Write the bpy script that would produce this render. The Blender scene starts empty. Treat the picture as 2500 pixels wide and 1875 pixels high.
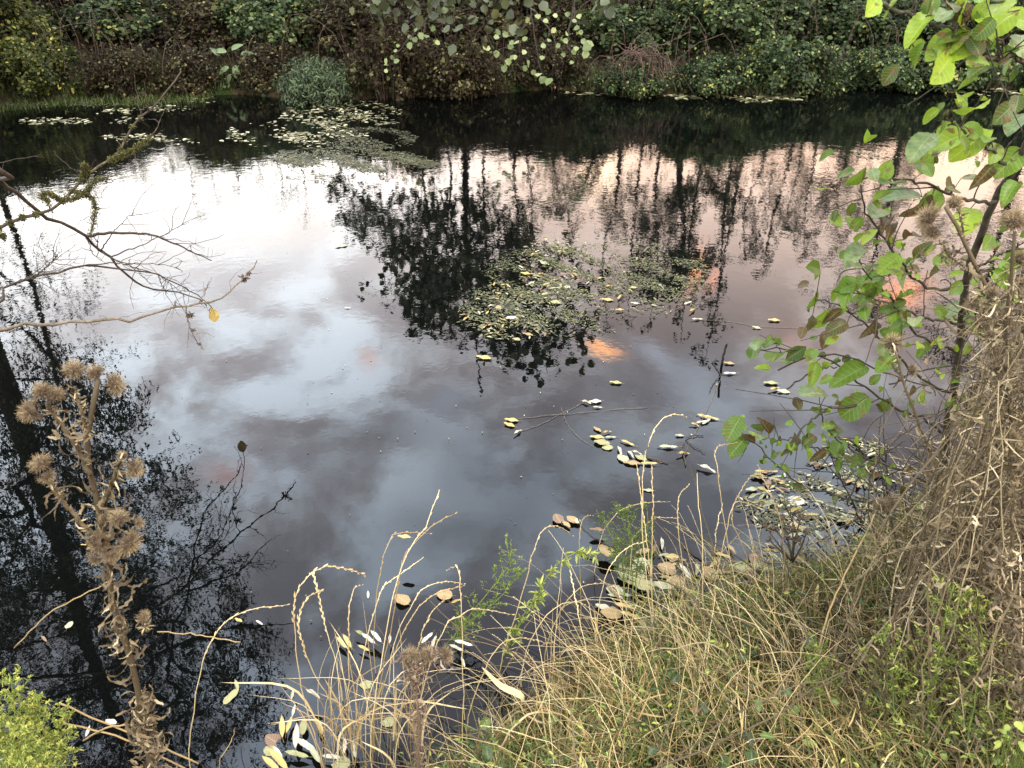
import bpy, math, random
import numpy as np
from mathutils import Vector

SC = bpy.context.scene
COL = SC.collection
RS = np.random.RandomState(11)
random.seed(5)

# ------------------------------------------------------------------ camera
CAM_H = 2.1
PITCH = math.radians(31.0)
FPX = 790.0                       # focal length in pixels of a 1024 px wide picture
cam_d = bpy.data.cameras.new('camera')
cam = bpy.data.objects.new('camera', cam_d)
COL.objects.link(cam)
cam.location = (0, 0, CAM_H)
cam.rotation_euler = (math.radians(90) - PITCH, 0, 0)
cam_d.sensor_width = 36.0
cam_d.lens = 36.0 * FPX / 1024.0
cam_d.clip_start = 0.02
cam_d.clip_end = 2000
cam_d.dof.use_dof = True
cam_d.dof.focus_distance = 3.6
cam_d.dof.aperture_fstop = 12.0
SC.camera = cam

SC.render.engine = 'CYCLES'
SC.view_settings.view_transform = 'Standard'
SC.view_settings.look = 'None'
SC.view_settings.gamma = 1.0
SC.view_settings.exposure = 3.3
SC.cycles.max_bounces = 6
SC.cycles.transparent_max_bounces = 8

# ------------------------------------------------------------------ sun (weak, wide: dusk under cloud)
SUN_EL, SUN_AZ = math.radians(62), math.radians(150)
sl = bpy.data.lights.new('sun', 'SUN')
sl.energy = 0.8
sl.angle = math.radians(24)
sl.color = (1.0, 0.9, 0.74)
sun = bpy.data.objects.new('sun', sl)
COL.objects.link(sun)
sd = Vector((math.sin(SUN_AZ) * math.cos(SUN_EL), math.cos(SUN_AZ) * math.cos(SUN_EL), math.sin(SUN_EL)))
sun.rotation_euler = sd.to_track_quat('Z', 'Y').to_euler()

# ------------------------------------------------------------------ pixel -> world helpers (picture 2212 px wide)
CP, SP = math.cos(PITCH), math.sin(PITCH)
def ray(x, y):
    rx = (x / 2.16016 - 512) / FPX
    v = (y / 2.16016 - 384) / FPX
    return np.array([rx, CP - v * SP, -(SP + v * CP)])
def PX(x, y, Y):
    d = ray(x, y); return np.array([0, 0, CAM_H]) + d * (Y / d[1])
def PZ(x, y, z=0.0):
    d = ray(x, y); return np.array([0, 0, CAM_H]) + d * ((z - CAM_H) / d[2])

# ------------------------------------------------------------------ node helper
class NT:
    def __init__(s, tree):
        s.t = tree; s.n = tree.nodes; s.l = tree.links
    def new(s, typ, **kw):
        nd = s.n.new(typ)
        for k, v in kw.items(): setattr(nd, k, v)
        return nd
    def val(s, sock, x):
        if hasattr(x, 'is_output') or isinstance(x, bpy.types.NodeSocket): s.l.new(x, sock)
        else: sock.default_value = x
    def math(s, op, a, b=None, c=None, clamp=False):
        nd = s.new('ShaderNodeMath', operation=op); nd.use_clamp = clamp
        s.val(nd.inputs[0], a)
        if b is not None: s.val(nd.inputs[1], b)
        if c is not None: s.val(nd.inputs[2], c)
        return nd.outputs[0]
    def vmath(s, op, a, b=None, scale=None):
        nd = s.new('ShaderNodeVectorMath', operation=op)
        s.val(nd.inputs[0], a)
        if b is not None: s.val(nd.inputs[1], b)
        if scale is not None: s.val(nd.inputs['Scale'], scale)
        return nd.outputs['Value'] if op in ('DOT_PRODUCT', 'LENGTH', 'DISTANCE') else nd.outputs[0]
    def ramp(s, fac, stops, interp='LINEAR'):
        nd = s.new('ShaderNodeValToRGB'); cr = nd.color_ramp; cr.interpolation = interp
        while len(cr.elements) < len(stops): cr.elements.new(0.5)
        for e, (p, c) in zip(cr.elements, stops):
            e.position = p; e.color = (*c, 1) if len(c) == 3 else c
        s.val(nd.inputs[0], fac); return nd.outputs[0]
    def mix(s, fac, a, b, mode='MIX'):
        nd = s.new('ShaderNodeMix', data_type='RGBA', blend_type=mode)
        s.val(nd.inputs[0], fac)
        for i, x in ((6, a), (7, b)):
            if isinstance(x, tuple) and len(x) == 3: x = (*x, 1)
            s.val(nd.inputs[i], x)
        return nd.outputs[2]
    def noise(s, vec, scale, detail=4, rough=0.5, dist=0.0, out='Fac'):
        nd = s.new('ShaderNodeTexNoise')
        if vec is not None: s.l.new(vec, nd.inputs['Vector'])
        nd.inputs['Scale'].default_value = scale; nd.inputs['Detail'].default_value = detail
        nd.inputs['Roughness'].default_value = rough; nd.inputs['Distortion'].default_value = dist
        return nd.outputs[out]
    def mrange(s, v, a, b, c=0.0, d=1.0, smooth=True):
        nd = s.new('ShaderNodeMapRange'); nd.interpolation_type = 'SMOOTHSTEP' if smooth else 'LINEAR'
        s.val(nd.inputs[0], v)
        for i, x in enumerate((a, b, c, d)): nd.inputs[i + 1].default_value = x
        return nd.outputs[0]

# ------------------------------------------------------------------ sky: Nishita air light with a deck of dusk clouds over it
w = bpy.data.worlds.new('World'); SC.world = w; w.use_nodes = True
T = NT(w.node_tree); w.node_tree.nodes.clear()
tc = T.new('ShaderNodeTexCoord').outputs['Generated']
sx = T.new('ShaderNodeSeparateXYZ'); T.l.new(tc, sx.inputs[0])
X_, Y_, Z_ = sx.outputs
el = T.math('DIVIDE', T.math('ARCSINE', Z_), math.pi / 2)             # 0 horizon .. 1 zenith
az = T.math('ARCTAN2', X_, Y_)
def st(*a): return [(e / 90.0, c) for e, c in a]
cl = T.ramp(el, st((0, (.80, .72, .60)), (12, (.95, .88, .78)), (18, (.98, .95, .92)), (22, (.86, .85, .86)), (28, (.76, .78, .83)),
                   (35, (.74, .78, .86)), (42, (.66, .71, .80)), (50, (.62, .66, .76)), (57, (.48, .51, .60)), (75, (.26, .29, .36))))
cr = T.ramp(el, st((0, (.42, .26, .18)), (13, (.78, .52, .37)), (17, (.68, .50, .40)), (22, (.58, .46, .405)), (26, (.49, .42, .40)),
                   (31, (.43, .41, .43)), (38, (.50, .52, .57)), (45, (.56, .60, .68)), (52, (.50, .53, .62)), (75, (.26, .29, .36))))
side = T.mrange(T.math('ADD', az, T.math('MULTIPLY', T.math('SUBTRACT', T.noise(tc, 3.0, 3), 0.5), 0.25)), -0.26, 0.06)
base = T.mix(side, cl, cr)
# cloud deck projected on a plane overhead
den = T.math('ADD', Z_, 0.22)
cv = T.new('ShaderNodeCombineXYZ')
T.val(cv.inputs[0], T.math('DIVIDE', X_, den)); T.val(cv.inputs[1], T.math('DIVIDE', Y_, den)); cv.inputs[2].default_value = 3.7
n1 = T.noise(cv.outputs[0], 4.2, 7, 0.55, 0.35)
n2 = T.noise(cv.outputs[0], 11.0, 5, 0.55, 0.1)
cloud = T.math('ADD', T.math('MULTIPLY', n1, 0.78), T.math('MULTIPLY', n2, 0.22))
cf = T.mrange(cloud, 0.40, 0.59)
tintc = T.ramp(cf, [(0.0, (1.45, 1.58, 1.66)), (0.45, (1.0, 1.02, 1.04)), (0.8, (.74, .69, .69)), (1.0, (.60, .56, .57))])
lowf = T.mrange(el, 0.16, 0.34)                                        # the deck's texture shows from about 20 degrees up
tintm = T.mix(lowf, (1, 1, 1), tintc)
skyc = T.mix(1.0, base, tintm, 'MULTIPLY')
# small sunlit gaps
wob = T.vmath('ADD', tc, T.vmath('SCALE', T.vmath('SUBTRACT', T.noise(tc, 9.0, 4, out='Color'), (0.5, 0.5, 0.5)), scale=0.085))
def up(x, y):
    d = ray(x, y); d[2] = -d[2]; return d / np.linalg.norm(d)
def gap(col, x, y, sx_, sy_, rot, c, amount):
    d = up(x, y)
    e1 = np.cross(d, [0, 0, 1.0]); e1 /= np.linalg.norm(e1); e2 = np.cross(e1, d)
    ca, sa = math.cos(rot), math.sin(rot)
    u = tuple(ca * e1 + sa * e2); v = tuple(-sa * e1 + ca * e2)
    off = T.vmath('SUBTRACT', wob, tuple(d))
    a = T.math('DIVIDE', T.vmath('DOT_PRODUCT', off, u), sx_); b = T.math('DIVIDE', T.vmath('DOT_PRODUCT', off, v), sy_)
    r2 = T.math('ADD', T.math('MULTIPLY', a, a), T.math('MULTIPLY', b, b))
    f = T.math('MULTIPLY', T.math('EXPONENT', T.math('MULTIPLY', r2, -1.0)), amount, clamp=True)
    return T.mix(f, col, c)
OR = (2.3, 1.05, .42)
skyc = gap(skyc, 1290, 752, .026, .010, math.radians(28), OR, 0.95)
skyc = gap(skyc, 1493, 575, .008, .024, math.radians(10), (1.9, .80, .38), 0.95)
skyc = gap(skyc, 1528, 600, .007, .012, 0, (1.2, .55, .36), 0.8)
skyc = gap(skyc, 1945, 632, .024, .012, 0, (1.5, .60, .32), 0.9)
skyc = gap(skyc, 1745, 745, .03, .018, 0, (.75, .45, .38), 0.6)
skyc = gap(skyc, 495, 1028, .022, .016, 0.5, (.80, .46, .42), 0.7)
skyc = gap(skyc, 805, 773, .014, .010, 0, (1.0, .62, .50), 0.6)
skyc = gap(skyc, 1290, 335, .05, .025, math.radians(70), (1.15, .82, .55), 0.9)
skyc = gap(skyc, 880, 330, .03, .03, 0, (.9, .50, .28), 0.6)
for (gx_, gy_, a_, b_, ro_, c_, am_) in [(1530, 860, .05, .04, 0, (.74, .84, .98), .75), (1430, 795, .045, .018, .5, (.62, .68, .80), .7), (960, 885, .05, .022, -.2, (.60, .68, .82), .6), (1140, 1060, .05, .05, 0, (.44, .50, .62), .6), (1000, 1010, .04, .05, .6, (.46, .52, .64), .5),
        (1620, 980, .06, .035, .3, (.56, .64, .78), .6), (700, 1000, .07, .04, 0, (.50, .52, .60), .5), (820, 940, .075, .028, .15, (.30, .29, .32), .75), (1330, 850, .09, .03, -.1, (.32, .31, .345), .7), (1060, 740, .09, .02, .1, (.42, .40, .44), .5), (1000, 1150, .10, .03, 0, (.33, .34, .39), .6), (1250, 960, .06, .04, .4, (.34, .37, .45), .5), (1500, 1080, .05, .03, .2, (.44, .50, .60), .5), (640, 490, .06, .02, 0, (.72, .62, .55), .5), (560, 590, .08, .018, -.1, (.66, .64, .66), .5)]:
    skyc = gap(skyc, gx_, gy_, a_, b_, ro_, c_, am_)
# below the horizon: dark land
nsky = T.new('ShaderNodeTexSky', sky_type='NISHITA'); nsky.sun_disc = False
nsky.sun_elevation = SUN_EL; nsky.sun_rotation = SUN_AZ
b1 = T.new('ShaderNodeBackground'); T.l.new(nsky.outputs[0], b1.inputs[0]); b1.inputs[1].default_value = 0.05
b2 = T.new('ShaderNodeBackground'); T.l.new(skyc, b2.inputs[0]); b2.inputs[1].default_value = 0.9
# the cloud deck covers nine tenths of the air light
mx = T.new('ShaderNodeMixShader'); mx.inputs[0].default_value = 0.95
T.l.new(b1.outputs[0], mx.inputs[1]); T.l.new(b2.outputs[0], mx.inputs[2])
wo = T.new('ShaderNodeOutputWorld'); T.l.new(mx.outputs[0], wo.inputs[0])

# ------------------------------------------------------------------ mesh builder
def norm(a): return a / (np.linalg.norm(a, axis=-1, keepdims=True) + 1e-12)
class MB:
    def __init__(s): s.V = []; s.F = []; s.T = []; s.U = []; s.n = 0
    def add(s, v, faces, tint=0.5, uv=None):
        v = np.asarray(v, float).reshape(-1, 3); m = len(v)
        s.V.append(v)
        for f in faces:
            f = np.asarray(f, np.int64)
            if len(f): s.F.append(f + s.n)
        s.T.append(np.broadcast_to(np.asarray(tint, float), (m,)).copy())
        s.U.append(np.zeros((m, 2)) if uv is None else np.asarray(uv, float).reshape(-1, 2))
        s.n += m
    def inst(s, tmpl, mats, pos, tint):
        tv, tf, tu = tmpl
        M = len(pos); N = len(tv)
        if M == 0: return
        v = np.einsum('mij,nj->mni', mats, tv) + np.asarray(pos)[:, None, :]
        fs = [(f[None] + (np.arange(M) * N)[:, None, None]).reshape(-1, f.shape[1]) for f in tf]
        s.add(v.reshape(-1, 3), fs, np.repeat(np.broadcast_to(np.asarray(tint, float), (M,)), N), np.tile(tu, (M, 1)))
    def tube(s, pts, rad, sides=6, tint=0.5, cap=True):
        P = np.asarray(pts, float); k = len(P)
        r = np.broadcast_to(np.asarray(rad, float), (k,))
        t = norm(np.gradient(P, axis=0))
        ref = np.array([0.31, 0.2, 0.93]) if abs(t[0, 2]) < 0.9 else np.array([1.0, 0.1, 0])
        a = norm(np.cross(t, ref)); b = np.cross(t, a)
        an = np.arange(sides) * 2 * math.pi / sides
        v = P[:, None] + r[:, None, None] * (np.cos(an)[None, :, None] * a[:, None] + np.sin(an)[None, :, None] * b[:, None])
        i = np.arange(k - 1)[:, None] * sides; j = np.arange(sides)[None]; j2 = (j + 1) % sides
        f = np.stack([i + j, i + j2, i + sides + j2, i + sides + j], -1).reshape(-1, 4)
        fs = [f]
        if cap: fs += [np.arange(sides)[None, ::-1], (np.arange(sides) + (k - 1) * sides)[None]]
        uu = np.tile(an / (2 * math.pi), k); vv = np.repeat(np.linspace(0, 1, k), sides)
        s.add(v.reshape(-1, 3), fs, tint, np.stack([uu, vv], -1))
    def mesh(s, name, mat):
        me = bpy.data.meshes.new(name)
        V = np.concatenate(s.V) if s.V else np.zeros((0, 3))
        me.vertices.add(len(V)); me.vertices.foreach_set('co', V.astype(np.float32).ravel())
        tot = np.concatenate([np.full(len(f), f.shape[1]) for f in s.F]); loops = np.concatenate([f.ravel() for f in s.F])
        me.loops.add(len(loops)); me.loops.foreach_set('vertex_index', loops.astype(np.int32))
        me.polygons.add(len(tot)); me.polygons.foreach_set('loop_start', (np.cumsum(tot) - tot).astype(np.int32))
        me.polygons.foreach_set('loop_total', tot.astype(np.int32))
        me.polygons.foreach_set('use_smooth', np.ones(len(tot), bool))
        me.update(calc_edges=True)
        a = me.attributes.new('tint', 'FLOAT', 'POINT'); a.data.foreach_set('value', np.concatenate(s.T).astype(np.float32))
        u = me.attributes.new('luv', 'FLOAT2', 'POINT'); u.data.foreach_set('vector', np.concatenate(s.U).astype(np.float32).ravel())
        me.materials.append(mat)
        return me
    def build(s, name, mat, parent=None, loc=None):
        """one mesh object; vertices are given in world space, loc = where its origin goes"""
        if not s.V: return None
        o = None
        base = np.array([0, 0, 0.0])
        if parent is not None: base = np.array(parent.location)
        elif loc is not None: base = np.asarray(loc, float)
        s.V = [v - base for v in s.V]
        o = bpy.data.objects.new(name, s.mesh(name, mat)); COL.objects.link(o)
        if parent is not None: o.parent = parent
        else: o.location = base
        return o

def thing(name, label, cat, loc=(0, 0, 0), group=None):
    o = bpy.data.objects.new(name, None); COL.objects.link(o); o.empty_display_size = 0.1
    o.location = tuple(loc); tag(o, label, cat, group); return o
def tag(o, label=None, cat=None, group=None, kind=None):
    if label: o['label'] = label
    if cat: o['category'] = cat
    if group: o['group'] = group
    if kind: o['kind'] = kind
    return o
def place_copy(o, loc, rz, label, parts=(), scale=None):
    c = o.copy(); COL.objects.link(c); c.location = tuple(loc); c.rotation_euler = (0, 0, rz); c['label'] = label
    if scale: c.scale = scale
    for ch in o.children:
        d = ch.copy(); COL.objects.link(d); d.parent = c
    return c

def frames(d, up, roll=None):
    """columns x (width), y (length along d), z (normal)"""
    d = norm(np.asarray(d, float)); up = np.broadcast_to(np.asarray(up, float), d.shape)
    x = norm(np.cross(d, up)); z = np.cross(x, d)
    if roll is not None:
        c, s_ = np.cos(roll)[:, None], np.sin(roll)[:, None]
        x, z = c * x + s_ * z, -s_ * x + c * z
    return np.stack([x, d, z], -1)
def rdir(n, zmin=-1, zmax=1, rs=RS):
    z = rs.uniform(zmin, zmax, n); a = rs.uniform(0, 2 * math.pi, n); r = np.sqrt(1 - z * z)
    return np.stack([r * np.cos(a), r * np.sin(a), z], -1)

# leaf templates: x width, y length 0..1, z normal
def leaf6(w=0.5, fold=0.08, droop=0.12, a=0.3, b=0.68):
    v = np.array([[0, 0, 0], [w * .46, a, fold], [w * .40, b, fold - droop * .3], [0, 1, -droop], [-w * .40, b, fold - droop * .3], [-w * .46, a, fold],], float)
    return v, [np.array([[0, 1, 2, 3], [0, 3, 4, 5]])], np.array([[0, 0], [1, a], [1, b], [0, 1], [-1, b], [-1, a]], float)
def leafgrid(w=0.7, fold=0.08, droop=0.2, prof='ovate', serr=0.05, nser=9, wave=0.0, curl=0.0, nv=26, nu=6, seed=0, bite=0.0):
    rs = np.random.RandomState(seed)
    vs = np.linspace(0, 1, nv); us = np.linspace(-1, 1, nu + 1)
    if prof == 'ovate': pw = np.sin(np.pi * vs ** 0.85) ** 0.62
    elif prof == 'round': pw = np.sqrt(np.clip(1 - (2 * vs - 1) ** 2, 0, 1)) ** 0.9 * (0.92 + .08 * vs)
    elif prof == 'obovate': pw = np.sin(np.pi * vs ** 1.25) ** 0.7
    else: pw = np.sin(np.pi * vs ** 0.9) ** 0.9
    pw = pw * w / 2
    sr = 1 + serr * (np.abs(((vs * nser) % 1) - .5) * 2 - .5)
    U, V = np.meshgrid(us, vs)
    W = (pw * sr)[:, None]
    W = W * (1 + (rs.rand(nv)[:, None] - .5) * serr * 1.2)
    x = U * W
    if bite: x = x * (1 - bite * np.exp(-((V - rs.uniform(.4, .8)) / .05) ** 2) * (U > 0))
    z = fold * np.abs(U) ** 1.3 * (W / (w / 2)) - droop * V ** 2 + wave * np.sin(V * 11 + U * 2 + seed) * np.abs(U) * .5
    z = z + .012 * np.cos((V + np.abs(U) * .22) * 2 * np.pi * 8) * np.abs(U)
    if curl:
        ang = curl * U * W / (w / 2)
        x = np.sin(ang) / max(curl, 1e-3) * (w / 2); z = z + (1 - np.cos(ang)) / max(curl, 1e-3) * (w / 2)
    y = V
    v = np.stack([x, y * np.ones_like(x), z], -1).reshape(-1, 3)
    n1 = nu + 1
    i = np.arange(nv - 1)[:, None] * n1 + np.arange(nu)[None]
    f = np.stack([i, i + 1, i + n1 + 1, i + n1], -1).reshape(-1, 4)
    return v, [f], np.stack([U, V], -1).reshape(-1, 2)

def blades(mb, base, az, L, lean, curve, w, K=5, tint=0.5, flat=0.0, rs=RS):
    M = len(base); s = np.linspace(0, 1, K + 1)
    ang = lean[:, None] + curve[:, None] * s[None] ** 1.4
    st_ = L[:, None] / K
    dx = np.sin(ang) * st_; dz = np.cos(ang) * st_
    hx = np.concatenate([np.zeros((M, 1)), np.cumsum(dx[:, :-1], 1)], 1); hz = np.concatenate([np.zeros((M, 1)), np.cumsum(dz[:, :-1], 1)], 1)
    wob = rs.normal(0, .03, M)[:, None] * L[:, None] * s[None] ** 2
    hd = np.stack([np.cos(az), np.sin(az)], -1); pd = np.stack([-np.sin(az), np.cos(az)], -1)
    P = np.zeros((M, K + 1, 3))
    P[..., :2] = base[:, None, :2] + hx[..., None] * hd[:, None] + wob[..., None] * pd[:, None]
    P[..., 2] = base[:, None, 2] + hz
    tw = rs.uniform(-.9, .9, M)[:, None] + rs.uniform(-1, 1, M)[:, None] * s[None]
    wd = np.zeros_like(P); wd[..., :2] = np.cos(tw)[..., None] * pd[:, None]; wd[..., 2] = np.sin(tw)
    ww = (w[:, None] * (1 - s[None] ** 2 * .85))[..., None] * .5
    v = np.stack([P - wd * ww, P + wd * ww], 2).reshape(M, -1, 3)
    k = np.arange(K)[:, None] * 2
    f1 = np.concatenate([k, k + 1, k + 3, k + 2], 1)
    f = (f1[None] + (np.arange(M) * (2 * K + 2))[:, None, None]).reshape(-1, 4)
    uv = np.tile(np.stack([np.tile([-1., 1.], K + 1), np.repeat(s, 2)], -1), (M, 1))
    mb.add(v.reshape(-1, 3), [f], np.repeat(np.broadcast_to(tint, (M,)), 2 * K + 2), uv)

def smooth_path(pts, n=None, jit=0.0, rs=RS):
    P = np.asarray(pts, float)
    if len(P) < 3:
        n = n or 6; t = np.linspace(0, 1, n)[:, None]; Q = P[0] * (1 - t) + P[-1] * t
    else:
        n = n or len(P) * 3
        d = np.concatenate([[0], np.cumsum(np.linalg.norm(np.diff(P, axis=0), axis=1))]); t = np.linspace(0, d[-1], n)
        G = np.concatenate([[2 * P[0] - P[1]], P, [2 * P[-1] - P[-2]]])
        idx = np.clip(np.searchsorted(d, t, side='right') - 1, 0, len(P) - 2)
        u = ((t - d[idx]) / np.maximum(d[idx + 1] - d[idx], 1e-9))[:, None]
        p0, p1, p2, p3 = G[idx], G[idx + 1], G[idx + 2], G[idx + 3]
        Q = .5 * ((2 * p1) + (-p0 + p2) * u + (2 * p0 - 5 * p1 + 4 * p2 - p3) * u ** 2 + (-p0 + 3 * p1 - 3 * p2 + p3) * u ** 3)
    if jit:
        j = rs.normal(0, jit, Q.shape); j[0] = 0; Q = Q + j
    return Q

# ------------------------------------------------------------------ materials
def leafmat(name, stops, trans=0.35, rough=0.55, veins=0.0, spots=0.0, spotcol=(.10, .05, .02), spec=0.3, bump=0.0, vs=8.0):
    m = bpy.data.materials.new(name); m.use_nodes = True; t = NT(m.node_tree); t.n.clear()
    at = t.new('ShaderNodeAttribute', attribute_name='tint')
    geo = t.new('ShaderNodeTexCoord').outputs['Object']
    nz = t.noise(geo, 60.0 if veins else 9.0, 3)
    f = t.math('ADD', at.outputs['Fac'], t.math('MULTIPLY', t.math('SUBTRACT', nz, 0.5), 0.22 if veins else 0.12), clamp=True)
    c = t.ramp(f, stops)
    bs = t.new('ShaderNodeBsdfPrincipled'); tr = t.new('ShaderNodeBsdfTranslucent')
    if veins:
        uv = t.new('ShaderNodeAttribute', attribute_name='luv'); sp = t.new('ShaderNodeSeparateXYZ'); t.l.new(uv.outputs['Vector'], sp.inputs[0])
        au = t.math('ABSOLUTE', sp.outputs[0])
        ph = t.math('FRACT', t.math('MULTIPLY', t.math('SUBTRACT', sp.outputs[1], t.math('MULTIPLY', au, 0.2)), vs))
        vn = t.math('SUBTRACT', 1.0, t.mrange(t.math('ABSOLUTE', t.math('SUBTRACT', ph, 0.5)), 0.0, 0.13))
        mid = t.math('SUBTRACT', 1.0, t.mrange(au, 0.02, 0.09))
        vf = t.math('MULTIPLY', t.math('MAXIMUM', vn, mid), veins, clamp=True)
        c2 = t.mix(vf, c, t.mix(0.55, c, (.55, .55, .30)))
        c = c2
        bp = t.new('ShaderNodeBump'); bp.inputs['Strength'].default_value = 0.35; bp.inputs['Distance'].default_value = 0.002
        t.l.new(vf, bp.inputs['Height']); bp.invert = True; t.l.new(bp.outputs[0], bs.inputs['Normal'])
    if spots:
        sn = t.noise(geo, 38.0, 3, 0.6)
        c = t.mix(t.math('MULTIPLY', t.mrange(sn, 0.60 - spots * .1, 0.68), 0.85), c, spotcol)
    t.l.new(c, bs.inputs['Base Color']); bs.inputs['Roughness'].default_value = rough
    bs.inputs['Specular IOR Level'].default_value = spec
    t.l.new(c, tr.inputs[0])
    mxs = t.new('ShaderNodeMixShader'); mxs.inputs[0].default_value = trans
    t.l.new(bs.outputs[0], mxs.inputs[1]); t.l.new(tr.outputs[0], mxs.inputs[2])
    o = t.new('ShaderNodeOutputMaterial'); t.l.new(mxs.outputs[0], o.inputs[0])
    return m
def barkmat(name, c1, c2, scale=30, c3=None, th=0.6):
    m = bpy.data.materials.new(name); m.use_nodes = True; t = NT(m.node_tree); t.n.clear()
    g = t.new('ShaderNodeTexCoord').outputs['Object']
    n = t.noise(g, scale, 5, .6); c = t.ramp(n, [(0.3, c1), (0.7, c2)])
    if c3: c = t.mix(t.mrange(t.noise(g, scale * .35, 4), th, th + .08), c, c3)
    b = t.new('ShaderNodeBsdfPrincipled'); t.l.new(c, b.inputs['Base Color']); b.inputs['Roughness'].default_value = .85
    b.inputs['Specular IOR Level'].default_value = .2
    bp = t.new('ShaderNodeBump'); bp.inputs['Strength'].default_value = .5; bp.inputs['Distance'].default_value = .004
    t.l.new(n, bp.inputs['Height']); t.l.new(bp.outputs[0], b.inputs['Normal'])
    o = t.new('ShaderNodeOutputMaterial'); t.l.new(b.outputs[0], o.inputs[0]); return m

M = {}
M['bark_dark'] = barkmat('dark_bark', (.012, .010, .008), (.034, .027, .020), 14)
M['bark_sap'] = barkmat('sapling_bark', (.016, .015, .010), (.045, .040, .025), 60)
M['bark_bare'] = barkmat('bare_branch_bark', (.015, .012, .009), (.05, .038, .028), 45, (.07, .07, .02), .62)
M['bark_grey'] = barkmat('grey_branch_bark', (.04, .034, .025), (.13, .11, .08), 45)
M['twig_black'] = barkmat('wet_twig_bark', (.012, .010, .009), (.03, .024, .02), 60)
M['twig_red'] = barkmat('reddish_twig_bark', (.018, .012, .009), (.055, .036, .028), 20)
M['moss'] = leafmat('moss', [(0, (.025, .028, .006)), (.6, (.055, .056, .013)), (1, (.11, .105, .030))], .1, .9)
M['f_green'] = leafmat('hedge_green_leaves', [(0, (.010, .014, .006)), (.35, (.022, .036, .013)), (.75, (.05, .078, .028)), (.93, (.10, .14, .055)), (1, (.20, .20, .06))], .3, .6, spec=.15)
M['f_brown'] = leafmat('autumn_brown_leaves', [(0, (.008, .007, .005)), (.35, (.028, .019, .012)), (.6, (.036, .036, .016)), (.85, (.065, .070, .028)), (1, (.13, .12, .055))], .25, .8, spec=.1)
M['f_yellow'] = leafmat('yellowing_leaves', [(0, (.018, .024, .008)), (.5, (.050, .065, .017)), (.85, (.13, .15, .035)), (1, (.30, .28, .07))], .35, .6, spec=.15)
M['f_blue'] = leafmat('grey_green_leaves', [(0, (.020, .032, .016)), (.5, (.055, .085, .042)), (1, (.12, .17, .085))], .3, .5)
M['f_pale'] = leafmat('pale_sprig_leaves', [(0, (.06, .09, .03)), (.6, (.15, .20, .08)), (1, (.26, .30, .13))], .35, .45)
M['f_dark'] = leafmat('dark_crown_leaves', [(0, (.018, .022, .010)), (.6, (.035, .045, .018)), (1, (.07, .075, .025))], .15, .55)
M['alder'] = leafmat('sapling_leaves', [(0, (.035, .022, .008)), (.08, (.055, .038, .012)), (.16, (.032, .062, .008)), (.45, (.075, .14, .011)), (.7, (.17, .25, .016)), (.80, (.28, .30, .035)), (.86, (.040, .080, .026)), (1, (.16, .21, .085))], .42, .38, veins=.22, spots=.30, spec=.2)
M['float'] = leafmat('fallen_leaves', [(0, (.06, .03, .02)), (.14, (.13, .075, .04)), (.28, (.20, .14, .055)), (.48, (.29, .21, .06)), (.62, (.15, .155, .065)), (.74, (.20, .21, .13)), (.88, (.25, .24, .18)), (1, (.38, .36, .29))], .12, .5, veins=.35, spots=.12, spec=.4)
M['litter'] = leafmat('leaf_litter', [(0, (.015, .018, .007)), (.5, (.045, .046, .018)), (.8, (.12, .115, .055)), (1, (.34, .32, .20))], .1, .6)
M['weed'] = leafmat('pond_weed', [(0, (.012, .018, .005)), (.5, (.032, .040, .012)), (.85, (.08, .085, .03)), (1, (.16, .14, .06))], .1, .4)
M['grass'] = leafmat('grass_blades', [(0, (.022, .036, .008)), (.20, (.050, .070, .012)), (.34, (.11, .12, .024)), (.46, (.06, .034, .014)), (.62, (.17, .115, .040)), (.85, (.34, .25, .095)), (1, (.55, .45, .23))], .3, .55)
M['thatch'] = leafmat('matted_grass', [(0, (.020, .030, .008)), (.22, (.048, .064, .012)), (.36, (.105, .115, .026)), (.46, (.06, .035, .018)), (.60, (.10, .068, .028)), (.8, (.20, .145, .060)), (1, (.40, .32, .16))], .25, .7, spec=.15)
M['straw'] = leafmat('dry_grass_straw', [(0, (.11, .07, .032)), (.5, (.24, .175, .078)), (1, (.46, .38, .21))], .15, .5)
M['thistle'] = leafmat('dead_thistle', [(0, (.020, .015, .008)), (.4, (.060, .045, .024)), (.75, (.165, .128, .070)), (1, (.40, .34, .21))], .25, .7)
M['thistle_dark'] = leafmat('blackened_thistle', [(0, (.04, .027, .018)), (.6, (.10, .07, .045)), (1, (.22, .17, .11))], .15, .8)
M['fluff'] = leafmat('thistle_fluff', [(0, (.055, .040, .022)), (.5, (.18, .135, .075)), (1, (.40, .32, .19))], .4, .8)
M['sprig'] = leafmat('fresh_weed_leaves', [(0, (.035, .06, .014)), (.5, (.09, .135, .026)), (.8, (.19, .235, .045)), (1, (.36, .37, .09))], .4, .5)
M['cover'] = leafmat('low_herb_leaves', [(0, (.012, .022, .007)), (.5, (.032, .058, .014)), (.85, (.075, .115, .024)), (1, (.2, .22, .05))], .35, .45, veins=.3)
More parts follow.
